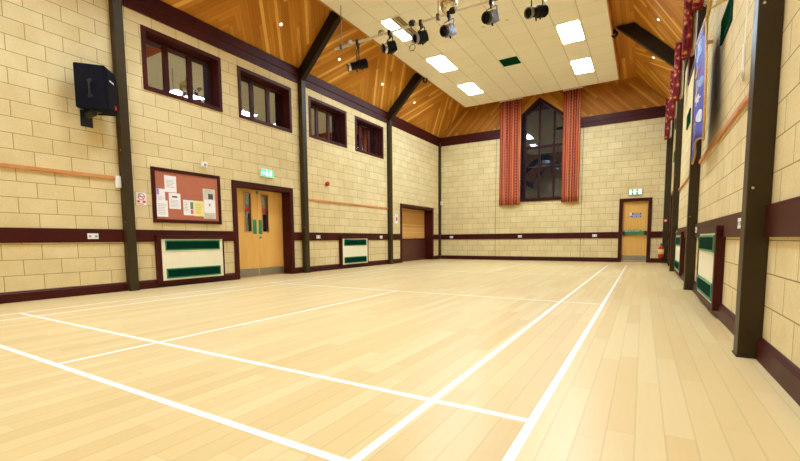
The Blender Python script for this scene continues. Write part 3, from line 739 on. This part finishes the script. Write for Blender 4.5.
def wallbox(name, x0, x1, y0, y1, z0, z1, mat, label, cat, bev=0.006, extra=None):
    t = thing(name, ((x0 + x1) / 2, (y0 + y1) / 2, z0), label, cat)
    m = MB(); m.box(x0, x1, y0, y1, z0, z1, bev); m.build('casing', mat, t)
    return t
t = wallbox('motion_sensor', XL, XL + 0.07, 4.12, 4.22, 2.38, 2.48, 'white', 'small white motion sensor above the pinboard', 'sensor')
m = MB(); m.lathe([(0, 0.03), (0.015, 0.02)], (XL + 0.07, 4.17, 2.42), (1, 0, 0), 12); m.build('sensor_lens', 'grey', t)
t = wallbox('call_button', XL, XL + 0.06, 2.49, 2.57, 1.79, 1.99, 'white', 'narrow white box at the end of the rail by the first left column', 'switch')
m = MB(); m.box(XL + 0.06, XL + 0.066, 2.51, 2.55, 1.83, 1.95); m.build('front_cover', 'paper', t)
t = thing('fire_alarm', (XL, 8.0, 2.46), 'round red fire alarm high on the left wall', 'alarm')
m = MB(); m.lathe([(0, 0.05), (0.03, 0.05)], (XL, 8.0, 2.465), (1, 0, 0), 20); m.build('base', 'red', t)
m = MB(); m.lathe([(0.03, 0.062), (0.075, 0.062), (0.095, 0.04), (0.1, 0.0)], (XL, 8.0, 2.465), (1, 0, 0), 20); m.build('sounder', 'red', t)
t = thing('instruction_sign', (XL, 11.86, 1.46), 'small white sign with pink disc beside the serving hatch', 'sign')
m = MB(); m.box(XL, XL + 0.004, 11.76, 11.97, 1.46, 1.80, 0.001); m.build('sign_board', 'paper', t)
m = MB(); m.lathe([(0, 0.075), (0.003, 0.075)], (XL + 0.004, 11.87, 1.62), (1, 0, 0), 20); m.build('sign_disc', 'pinkprint', t)
t = wallbox('motion_sensor', XL + 0.10, XL + 0.18, YF - 0.1, YF, 2.38, 2.52, 'white', 'small white motion sensor on the far left corner post', 'sensor')
m = MB(); m.lathe([(0, 0.03), (0.012, 0.02)], (XL + 0.14, YF - 0.1, 2.44), (0, -1, 0), 12); m.build('sensor_lens', 'grey', t)
t = thing('alarm_call_point', (XR - 0.115, YF - 0.1, 1.39), 'red alarm call point in the far right corner', 'alarm')
m = MB(); m.box(XR - 0.16, XR - 0.07, YF - 0.14, YF - 0.1, 1.39, 1.49, 0.006); m.build('casing', 'red', t)
m = MB(); m.box(XR - 0.145, XR - 0.085, YF - 0.144, YF - 0.14, 1.415, 1.465); m.build('break_glass', 'white', t)

# fire extinguisher hung in the corner
ex, ey = 4.01, YF - 0.2
t = thing('fire_extinguisher', (ex, ey, 0.155), 'red fire extinguisher with yellow label in the far right corner', 'fire extinguisher')
m = MB(); m.lathe([(0.17, 0.06), (0.18, 0.082), (0.30, 0.085), (0.50, 0.085), (0.55, 0.07), (0.58, 0.03), (0.61, 0.026)], (ex, ey, 0), (0, 0, 1), 24); m.build('cylinder', 'red', t, True)
m = MB(); m.lathe([(0.31, 0.0862), (0.47, 0.0862)], (ex, ey, 0), (0, 0, 1), 24); m.build('label_band', 'yellow_label', t, True)
m = MB(); m.box(ex - 0.03, ex + 0.09, ey - 0.015, ey + 0.015, 0.61, 0.635, 0.004); m.box(ex - 0.02, ex + 0.08, ey - 0.012, ey + 0.012, 0.65, 0.67, 0.004); m.box(ex - 0.02, ex + 0.02, ey - 0.014, ey + 0.014, 0.6, 0.66); m.build('valve_lever', 'black', t)
m = MB(); m.tube([(ex + 0.03, ey, 0.62), (ex + 0.09, ey - 0.02, 0.6), (ex + 0.105, ey - 0.02, 0.5), (ex + 0.10, ey - 0.02, 0.36)], 0.012, 8); m.build('hose', 'black', t)
m = MB(); m.box(ex + 0.035, ex + 0.06, ey + 0.05, YF - 0.1, 0.5, 0.56); m.build('wall_bracket', 'black', t)
m = MB(); m.lathe([(0.155, 0.07), (0.19, 0.07)], (ex, ey, 0), (0, 0, 1), 20); m.build('base_ring', 'black', t)

# green wall vents on the right wall
def wvent(y, label):
    t = thing('wall_vent', (XR, y, 3.2), label, 'vent', 'green vents on the right wall')
    a, b, c, d = y - 0.35, y + 0.35, 3.2, 3.49
    m = MB()
    for (p, q, r, s) in ((a, b, c, c + 0.025), (a, b, d - 0.025, d), (a, a + 0.025, c + 0.025, d - 0.025), (b - 0.025, b, c + 0.025, d - 0.025)): m.box(XR, XR - 0.02, p, q, r, s)
    m.build('frame', 'green_dark', t)
    m = MB(); m.box(XR, XR - 0.005, a + 0.025, b - 0.025, c + 0.025, d - 0.025)
    for k in range(8):
        z = c + 0.04 + k * 0.029; m.box(XR, XR - 0.014, a + 0.025, b - 0.025, z, z + 0.012)
    m.build('louvre', 'green_vent', t)
wvent(5.0, 'green louvred wall vent nearest the viewer beside the banner'); wvent(9.6, 'green louvred wall vent between the two further right columns'); wvent(14.1, 'green louvred wall vent close to the far right corner')
# white hook and cable above the right rail
m = MB(); m.tube([(XR - 0.012, 3.80, 2.62), (XR - 0.012, 3.79, 2.36), (XR - 0.02, 3.78, 2.33), (XR - 0.04, 3.64, 2.31), (XR - 0.04, 3.58, 2.34)], [0.012, 0.012, 0.016, 0.012, 0.01], 8)
m.box(XR - 0.02, XR, 3.76, 3.83, 2.30, 2.38, 0.004)
t = thing('wall_hook', (XR, 3.75, 2.3), 'white L-shaped wall hook beside the nearest right column', 'hook'); m.build('hook', 'white', t)
m = MB(); m.tube([(XR - 0.006, 3.80, 2.62), (XR - 0.006, 3.82, 3.2), (XR - 0.006, 3.85, 4.2)], 0.004, 6); m.build('cable', 'white', t)

# ------------------------------------------------------------------ curtains
def drape(path, z0, z1, name, mat, parent, thick=0.012, flare=0.0, nz=10):
    """path: list of (x,y) across the cloth, hung from z1 down to z0"""
    b = bmesh.new(); uvl = b.loops.layers.uv.new('UVMap'); rows = []; acc = [0.0]
    for p, q in zip(path, path[1:]): acc.append(acc[-1] + math.hypot(q[0] - p[0], q[1] - p[1]))
    cx = sum(p[0] for p in path) / len(path); cy = sum(p[1] for p in path) / len(path)
    for j in range(nz + 1):
        f = j / nz; z = z0 + (z1 - z0) * f; k = 1 + flare * (1 - f)
        rows.append([b.verts.new((cx + (p[0] - cx) * k, cy + (p[1] - cy) * k, z + (0.008 * math.sin(i * 0.9) if j == 0 else 0))) for i, p in enumerate(path)])
    for j in range(nz):
        for i in range(len(path) - 1):
            fc = b.faces.new((rows[j][i], rows[j][i + 1], rows[j + 1][i + 1], rows[j + 1][i])); fc.smooth = True
            for lp, (ii, jj) in zip(fc.loops, ((i, j), (i + 1, j), (i + 1, j + 1), (i, j + 1))): lp[uvl].uv = (acc[ii], z0 + (z1 - z0) * jj / nz)
    me = bpy.data.meshes.new(name); b.to_mesh(me); b.free(); me.materials.append(M[mat])
    o = bpy.data.objects.new(name, me); COL.objects.link(o)
    md = o.modifiers.new('Solidify', 'SOLIDIFY'); md.thickness = thick; md.offset = 0
    if parent is not None:
        o.parent = parent; me.transform(Matrix.Translation(-parent.location))
    return o
def wavy_x(x0, x1, y, amp, n, phase=0.0):
    k = n * 10; return [(x0 + (x1 - x0) * i / k, y + amp * math.sin(2 * PI * i / 10 + phase) + 0.3 * amp * math.sin(2 * PI * i / 23)) for i in range(k + 1)]
def wavy_y(y0, y1, x, amp, n, phase=0.0):
    k = n * 10; return [(x + amp * math.sin(2 * PI * i / 10 + phase), y0 + (y1 - y0) * i / k) for i in range(k + 1)]
for x0, x1, z0, n, lab in ((-1.62, -0.78, 2.22, 6, 'full-length red and orange striped curtain left of the tall window'), (0.76, 1.36, 2.22, 5, 'narrower red and orange striped curtain right of the tall window')):
    t = thing('curtain', ((x0 + x1) / 2, YF - 0.13, z0), lab, 'curtain', 'striped curtains at the tall window')
    drape(wavy_x(x0, x1, YF - 0.13, 0.04, n), z0, 6.28, 'drape', 'curtain', t)
    m = MB(); m.box(x0 - 0.03, x1 + 0.03, YF - 0.15, YF - 0.11, 6.28, 6.32)
    m.box((x0 + x1) / 2 - 0.02, (x0 + x1) / 2 + 0.02, YF - 0.14, YF - 0.12, 6.32, 6.38); m.build('curtain_track', 'white', t)
pl = [(6.1, 'maroon patterned curtain end above the middle column at the top edge'), (7.95, 'maroon patterned curtain hanging just past the middle column'), (10.62, 'maroon patterned curtain with cream lining above the furthest column'),
      (12.45, 'maroon patterned curtain just beyond the furthest column'), (15.0, 'maroon patterned curtain nearest the far wall')]
for yc, lab in pl:
    w = 0.17
    t = thing('curtain', (XR - 0.16, yc, 4.05), lab, 'curtain', 'patterned curtains at the high right windows')
    drape(wavy_y(yc - w, yc + w, XR - 0.205, 0.06, 4), 4.07, 5.30, 'drape', 'curtain_leaf', t)
    drape(wavy_y(yc - w + 0.01, yc + w - 0.01, XR - 0.105, 0.022, 4), 4.11, 5.28, 'lining', 'lining', t)
    m = MB(); m.box(XR - 0.23, XR - 0.08, yc - w - 0.02, yc + w + 0.02, 5.28, 5.32); m.box(XR - 0.1, XR - 0.06, yc - 0.03, yc + 0.03, 5.2, 5.29); m.build('curtain_track', 'pole', t)

# ------------------------------------------------------------------ banner
t = thing('banner', (XR - 0.17, 5.6, 1.95), 'royal blue embroidered banner with gold fringe hanging on the right wall', 'banner')
BX = XR - 0.17; ya, yb = 4.98, 6.32
def bz(y, near, far): return near + (far - near) * (y - ya) / (yb - ya)
ny = 14
def bp(f, g):
    """f across (0 near, 1 far), g up"""
    yn = ya + 0.34 * g * g; y = yn + (yb - yn) * f; top = bz(y, 3.50, 3.64); bot = 2.02 + 0.16 * abs(math.sin(PI * f)) - 0.08 * f
    return Vector((BX + 0.018 * math.sin(f * 9) * (1 - 0.5 * g), y, bot + (top - bot) * g))
b = bmesh.new(); grid = [[b.verts.new(bp(i / ny, j / 16)) for i in range(ny + 1)] for j in range(17)]
for j in range(16):
    for i in range(ny):
        fc = b.faces.new((grid[j][i], grid[j][i + 1], grid[j + 1][i + 1], grid[j + 1][i])); fc.smooth = True
m = MB(); m.join(b); cl = m.build('cloth', 'blue', t); md = cl.modifiers.new('Solidify', 'SOLIDIFY'); md.thickness = 0.012
# build() keeps world coordinates, smooth the cloth
m = MB()
edge = [bp(0, j / 16) for j in range(17)] + [bp(i / ny, 1) for i in range(1, ny + 1)] + [bp(1, 1 - j / 16) for j in range(1, 17)] + [bp(1 - i / ny, 0) for i in range(1, ny + 1)]
m.tube(edge, 0.013, 6, False); m.build('gold_fringe', 'gold', t)
def patch(f0, f1, g0, g1, mat, name, shape=None):
    b = bmesh.new(); k = 22
    c = bp((f0 + f1) / 2, (g0 + g1) / 2)
    vs = []
    for i in range(k):
        a = 2 * PI * i / k; r = 1.0 if shape is None else shape(a)
        p = bp((f0 + f1) / 2 + (f1 - f0) / 2 * math.cos(a) * r, (g0 + g1) / 2 + (g1 - g0) / 2 * math.sin(a) * r); p.x -= 0.009; vs.append(p)
    m = MB(); m.prism([tuple(v) for v in vs], (-0.008, 0, 0)); return m.build(name, mat, cl)
patch(0.25, 0.95, 0.74, 0.95, 'em_sky', 'embroidered_crest', lambda a: 0.85 + 0.15 * math.cos(5 * a))
patch(0.45, 0.85, 0.78, 0.92, 'em_white', 'embroidered_crest'); patch(0.7, 1.0, 0.68, 0.76, 'em_gold', 'embroidered_crest', lambda a: 0.8 + 0.2 * math.cos(3 * a))
patch(0.3, 0.8, 0.60, 0.68, 'em_red', 'embroidered_flower', lambda a: 0.75 + 0.25 * math.cos(5 * a)); patch(0.35, 0.95, 0.44, 0.58, 'em_cream', 'embroidered_scroll', lambda a: 0.9 + 0.1 * math.cos(4 * a))
patch(0.15, 0.45, 0.46, 0.55, 'em_sky', 'embroidered_leaf'); patch(0.3, 0.7, 0.33, 0.42, 'em_white', 'embroidered_flower', lambda a: 0.75 + 0.25 * math.cos(6 * a))
patch(0.6, 0.95, 0.24, 0.34, 'em_red', 'embroidered_flower', lambda a: 0.75 + 0.25 * math.cos(5 * a)); patch(0.7, 0.85, 0.26, 0.31, 'em_dark', 'embroidered_flower')
patch(0.2, 0.5, 0.14, 0.26, 'em_white', 'embroidered_shield', lambda a: 0.9 + 0.1 * math.cos(3 * a)); patch(0.55, 0.8, 0.12, 0.2, 'em_cream', 'embroidered_shield')
patch(0.03, 0.3, 0.9, 0.985, 'velvet', 'velvet_tip')
m = MB(); m.tube([(BX - 0.005, ya + 0.26, 3.54), (BX - 0.005, yb + 0.05, 3.66)], 0.016, 10); m.build('cross_bar', 'pole', t)
m = MB(); m.tube([(BX, ya + 0.34, 3.52), (BX + 0.005, ya + 0.24, 3.58), (BX + 0.01, ya + 0.16, 3.66), (BX + 0.01, ya + 0.12, 3.72)], [0.018, 0.022, 0.026, 0.012], 10); m.tube([(BX + 0.005, ya + 0.22, 3.60), (XR, ya + 0.05, 3.60)], 0.012, 8); m.build('pole_finial', 'pole', t)
m = MB(); m.box(BX + 0.02, XR, yb - 0.05, yb, 3.6, 3.64); m.build('wall_bracket', 'pole', t)

# ------------------------------------------------------------------ ceiling lights and fittings
labs = ['ceiling light panel with its louvre half open nearest the lighting bar', 'ceiling light panel at the top right edge of the view', 'longer left ceiling light panel past the lighting bar',
        'large right ceiling light panel beside the raft edge', 'smaller left ceiling light panel nearest the far end', 'smaller right ceiling light panel nearest the far end']
for i, (x0, x1, y0) in enumerate(LIGHTS):
    t = thing('ceiling_light', ((x0 + x1) / 2, y0 + 0.6, RZ), labs[i], 'ceiling light', 'light panels in the ceiling raft')
    y1 = y0 + 1.2; m = MB(); g = 0.04
    for (a, b, c, d) in ((x0, x1, y0, y0 + g), (x0, x1, y1 - g, y1), (x0, x0 + g, y0 + g, y1 - g), (x1 - g, x1, y0 + g, y1 - g)): m.box(a, b, c, d, RZ - 0.008, RZ)
    m.build('frame', 'cream_panel', t)
    xa = x0 + g; xb_ = x1 - g
    if i == 0: xb_ = x0 + 0.31
    m = MB(); m.box(xa, xb_, y0 + g, y1 - g, RZ - 0.003, RZ); m.build('diffuser', 'lamp', t)
    for k in (1, 2):
        xx = x0 + 0.2 * k; m = MB(); m.box(xx - 0.008, xx + 0.008, y0 + g, y1 - g, RZ - 0.007, RZ - 0.003); m.build('louvre_bar', 'white', t)
    for k in range(6):
        xx = x0 + 0.05 + 0.1 * k; m = MB(); m.box(xx - 0.014, xx + 0.014, y0 + g, y0 + g + 0.05, RZ - 0.009, RZ - 0.004); m.build('louvre_clip', 'grey', t)
    if i == 0:
        m = MB(); m.box(x0 + 0.31, x1 - g, y0 + g, y1 - g, RZ - 0.005, RZ); m.build('open_louvre', 'louvre', t)
for i, (xc, yc) in enumerate(((-2.35, 0.2), (2.2, 0.2), (-2.35, 3.2), (2.2, 3.2))):  # unseen fill lights, added to brighten the near end of the hall
    t = thing('added_fill_light', (xc, yc, ZS), ['added unseen fill light over the near left of the floor', 'added unseen fill light over the near right of the floor', 'added unseen fill light left, just before the tiled raft', 'added unseen fill light right, just before the tiled raft'][i], 'ceiling light', 'added fill lights over the near end')
    m = MB(); m.box(xc - 0.3, xc + 0.3, yc - 0.6, yc + 0.6, ZS - 0.02, ZS); zl = ZS - 0.36
    for (a, b, c, d) in ((xc - 0.3, xc - 0.28, yc - 0.6, yc + 0.6), (xc + 0.28, xc + 0.3, yc - 0.6, yc + 0.6), (xc - 0.28, xc + 0.28, yc - 0.6, yc - 0.58), (xc - 0.28, xc + 0.28, yc + 0.58, yc + 0.6)): m.box(a, b, c, d, zl, ZS - 0.01)  # deep sides shaped to keep the fill light off the upper walls
    m.build('housing', 'black', t)
    m = MB(); m.box(xc - 0.27, xc + 0.27, yc - 0.57, yc + 0.57, ZS - 0.026, ZS - 0.02); m.build('diffuser', 'added_fill_near', t)
# green air vent in the raft
t = thing('ceiling_vent', (-0.11, 11.4, RZ), 'dark green air vent set in the cream ceiling tiles', 'vent')
m = MB()
for (a, b, c, d) in ((-0.37, 0.15, 11.14, 11.17), (-0.37, 0.15, 11.63, 11.66), (-0.37, -0.34, 11.17, 11.63), (0.12, 0.15, 11.17, 11.63)): m.box(a, b, c, d, RZ - 0.012, RZ)
m.build('frame', 'green_vent', t)
m = MB(); m.box(-0.34, 0.12, 11.17, 11.63, RZ - 0.004, RZ)
for k in range(9): m.box(-0.34, 0.12, 11.19 + k * 0.05, 11.205 + k * 0.05, RZ - 0.011, RZ - 0.004)
m.build('louvre', 'green_vent', t)
# downlights in the slopes
dl = [(1, 5.91, 0.54), (1, 8.02, 0.53), (1, 10.16, 0.54), (1, 12.27, 0.55), (-1, 10.38, 0.62), (-1, 12.8, 0.67)]
dlab = ['tiny downlight in the left slope before the second left rafter', 'tiny downlight in the left slope just beyond the second rafter', 'tiny downlight in the left slope before the third rafter', 'tiny downlight in the left slope nearest the far wall',
        'tiny downlight in the right slope before the dark rafter', 'tiny downlight in the right slope beyond the dark rafter']
for (sg, y, u), lab in zip(dl, dlab):
    x = (XL if sg > 0 else XR) + sg * u; z = ZE + u; nn = Vector((sg, 0, -1)).normalized()
    t = thing('downlight', (x, y, z), lab, 'downlight', 'downlights in the boarded slopes')
    m = MB(); m.lathe([(0, 0.036), (0.008, 0.034), (0.01, 0.028)], (x, y, z), nn, 16); m.build('bezel', 'white', t)
    m = MB(); m.lathe([(0.009, 0.03), (0.013, 0.028)], (x, y, z), nn, 16); m.build('lamp', 'spotlet', t)
# little round fittings at the raft edges
for (x, y, z, lab) in ((RX0 - 0.035, 11.25, 6.05, 'small dark round fitting at the left edge of the tiled ceiling'), (RX1 + 0.06, 11.25, 6.12, 'small dark round fitting at the right edge of the tiled ceiling')):
    t = thing('edge_fitting', (x, y, z), lab, 'fitting', 'round fittings on the raft edge')
    m = MB(); m.lathe([(0.04, 0.06), (0.0, 0.085), (-0.04, 0.085), (-0.045, 0.055), (-0.02, 0.05)], (x, y, z), (0, 1, 0), 18)
    m.box(x - 0.02, x + 0.02, y, y + 0.04, z + 0.03, z + 0.14); m.build('casing', 'spot_black', t)
    m = MB(); m.lathe([(-0.03, 0.03), (-0.02, 0.045)], (x, y, z), (0, 1, 0), 16); m.build('lens', 'chrome', t)

# ------------------------------------------------------------------ lighting bar, spots, mirror ball
PY, PZ = 6.5, 5.205
t = thing('lighting_bar', (-0.1, PY, PZ), 'long silver lighting bar hung on cables below the tiled ceiling', 'lighting bar')
m = MB(); m.tube([(-2.74, PY, PZ), (2.55, PY, PZ)], 0.026, 14); m.build('pipe', 'pipe', t, True)
for x in (-2.55, -0.15, 2.35):
    m = MB(); m.tube([(x, PY, PZ + 0.02), (x, PY, RZ)], 0.009, 6); m.build('suspension_cable', 'cable', t)
    m = MB(); m.box(x - 0.03, x + 0.03, PY - 0.04, PY + 0.04, PZ - 0.05, PZ + 0.06, 0.008); m.build('cable_clamp', 'cable', t)
for x, mt in ((-2.31, 'chrome'), (-1.46, 'chrome'), (-0.72, 'black'), (0.17, 'black'), (1.02, 'cable')):
    m = MB(); m.lathe([(-0.055, 0.05), (-0.03, 0.06), (0.03, 0.06), (0.055, 0.05)], (x, PY - 0.02, PZ + 0.03), (1, 0, 0), 14)
    m.box(x - 0.025, x + 0.025, PY - 0.09, PY + 0.02, PZ + 0.0, PZ + 0.06, 0.008); m.build('socket_box', mt, t)

def spot(x, zc, kind, label, body='spot_black', ring='chrome', tilt=0.42, side=-0.2):
    t = thing('stage_spotlight', (x, PY, PZ), label, 'spotlight', 'spotlights on the lighting bar')
    d = Vector((side, -1, -tilt)).normalized(); c = Vector((x, PY, zc))
    r = d.cross(Vector((0, 0, 1))).normalized(); up = r.cross(d)
    # clamp
    m = MB(); m.box(x - 0.03, x + 0.03, PY - 0.045, PY + 0.045, PZ - 0.07, PZ + 0.045, 0.01); m.box(x - 0.015, x + 0.015, PY - 0.015, PY + 0.015, PZ - 0.13, PZ - 0.06); m.build('hook_clamp', 'black', t)
    R = 0.09 if kind == 'profile' else 0.1; L = 0.43 if kind == 'profile' else 0.27
    m = MB()
    top = PZ - 0.12; W = R + 0.03
    m.tube([c - r * W, Vector((c.x - r.x * W, c.y - r.y * W, top - 0.02)), Vector((c.x - r.x * (W - 0.03), c.y - r.y * (W - 0.03), top)), Vector((c.x + r.x * (W - 0.03), c.y + r.y * (W - 0.03), top)), Vector((c.x + r.x * W, c.y + r.y * W, top - 0.02)), c + r * W], 0.011, 8)
    m.build('yoke', 'spot_black' if body == 'spot_black' else 'spot_grey', t)
    f = lambda a: c + d * a
    if kind == 'profile':
        m = MB(); m.tube([f(-L / 2), f(-L / 2 + 0.04), f(-0.02), f(0.0), f(L / 2 - 0.05), f(L / 2)], [R * 0.75, R, R * 1.05, R * 0.88, R * 0.88, R * 0.92], 16)
        m.build('housing', body, t)
        m = MB()
        for k in range(5): m.tube([f(-0.2 + 0.036 * k), f(-0.188 + 0.036 * k)], R * 1.12, 16)
        m.build('cooling_fin', body, t)
        m = MB(); q = f(0.06) - up * (R + 0.02); m.tube([f(0.06) - up * R * 0.9, q - up * 0.03], 0.014, 8); q = f(-0.06) - up * R; m.tube([q, q - up * 0.035], 0.014, 8); m.build('focus_knob', 'black', t)
    else:
        m = MB()
        rot = Matrix((r, d, up)).transposed().to_4x4(); rot.translation = c
        m.box(-R * 0.88, R * 0.88, -L / 2, L / 2 - 0.06, -R * 0.95, R * 0.95, 0.04, rot); m.tube([f(L / 2 - 0.08), f(L / 2)], R * 0.98, 18)
        m.build('housing', body, t)
        m = MB()
        for k in range(4): m.box(-R * 0.93, R * 0.93, -L / 2 + 0.03 + 0.045 * k, -L / 2 + 0.045 + 0.045 * k, -R, R, 0.0, rot)
        m.build('cooling_fin', body if body == 'spot_black' else 'spot_grey', t)
        m = MB(); m.tube([f(0) - up * R * 0.9, f(0) - up * (R + 0.045)], 0.016, 8); m.build('focus_knob', 'black', t)
    e = L / 2
    # lens ring: hollow
    m = MB(); m.lathe([(e - 0.03, R * 1.02), (e + 0.025, R * 1.0), (e + 0.025, R * 0.84), (e - 0.005, R * 0.8)], c, d, 20, False); m.build('lens_ring', ring, t)
    m = MB(); m.tube([f(e - 0.004), f(e + 0.002)], R * 0.82, 20); m.build('lens', 'lens', t)
    return t
spot(-2.10, 4.72, 'profile', 'long black profile spotlight at the left end of the bar', tilt=0.45, side=-0.95)
spot(-1.27, 4.90, 'fresnel', 'short black spotlight with chrome lens ring, second from the left', tilt=0.4, side=-0.6)
spot(-0.53, 4.92, 'fresnel', 'short black spotlight in front of the half-open light panel', ring='spot_grey', tilt=0.4, side=-0.6)
spot(0.08, 4.90, 'fresnel', 'grey-sided spotlight hanging just below the mirror ball', 'spot_grey', 'black', tilt=0.4, side=-0.35)
spot(0.92, 4.92, 'fresnel', 'silver-sided spotlight right of the mirror ball', 'spot_grey', 'black', tilt=0.4, side=-0.35)
spot(1.74, 4.79, 'profile', 'stout dark profile spotlight at the right end of the bar', 'spot_black', 'steel', tilt=0.4, side=-0.5)
t = thing('safety_cable', (-0.72, PY, PZ), 'thin safety cable dangling in a loop beside the half-open light panel', 'cable')
lp = [(-0.7 + 0.07 * math.sin(a), PY - 0.06, 4.74 + 0.06 * math.cos(a)) for a in [2 * PI * k / 14 for k in range(15)]]
m = MB(); m.tube([(-0.72, PY, PZ + 0.03), (-0.72, PY - 0.045, PZ + 0.03), (-0.71, PY - 0.06, 4.95)] + lp, 0.006, 6); m.build('cable', 'cable', t)
# mirror ball
bc = Vector((-0.12, 6.95, 5.68)); br_ = 0.205
t = thing('mirror_ball', tuple(bc), 'faceted mirror ball hanging above the lighting bar', 'mirror ball')
b = bmesh.new(); bmesh.ops.create_uvsphere(b, u_segments=28, v_segments=16, radius=br_); bmesh.ops.translate(b, vec=bc, verts=b.verts)
m = MB(); m.join(b); m.build('ball', 'mirror', t)
m = MB(); m.tube([bc + Vector((0, 0, br_ - 0.01)), bc + Vector((0, 0, br_ + 0.04))], 0.03, 12); m.tube([bc + Vector((0, 0, br_ + 0.04)), (bc.x, bc.y, RZ)], 0.006, 6); m.build('hanger', 'cable', t)

# ------------------------------------------------------------------ world, camera, colour
w = bpy.data.worlds.new('night'); S.world = w; w.use_nodes = True
w.node_tree.nodes['Background'].inputs[0].default_value = (0.02, 0.024, 0.035, 1); w.node_tree.nodes['Background'].inputs[1].default_value = 0.25
cam = bpy.data.cameras.new('camera'); co = bpy.data.objects.new('camera', cam); COL.objects.link(co); S.camera = co
yaw, pitch, roll, fpx, cyp = 0.533, -0.0838, -0.0079, 411.18, 274.34
cyw, syw, cp, sp_ = math.cos(yaw), math.sin(yaw), math.cos(pitch), math.sin(pitch)
fv = Vector((-syw * cp, cyw * cp, sp_)); rv = Vector((cyw, syw, 0)); uv_ = rv.cross(fv)
r2 = rv * math.cos(roll) + uv_ * math.sin(roll); u2 = -rv * math.sin(roll) + uv_ * math.cos(roll)
mw = Matrix((r2, u2, -fv)).transposed().to_4x4(); mw.translation = Vector((3.4726, -1.19, 0.8608)); co.matrix_world = mw
cam.sensor_width = 36.0; cam.lens = fpx / 800 * 36; cam.shift_y = (cyp - 230.5) / 800; cam.clip_start = 0.05
S.view_settings.view_transform = 'Standard'; S.view_settings.look = 'None'; S.view_settings.gamma = 1.0; S.view_settings.use_curve_mapping = False
S.view_settings.exposure = 1.57
S.cycles.use_denoising = True
S.cycles.max_bounces = 10; S.cycles.diffuse_bounces = 6
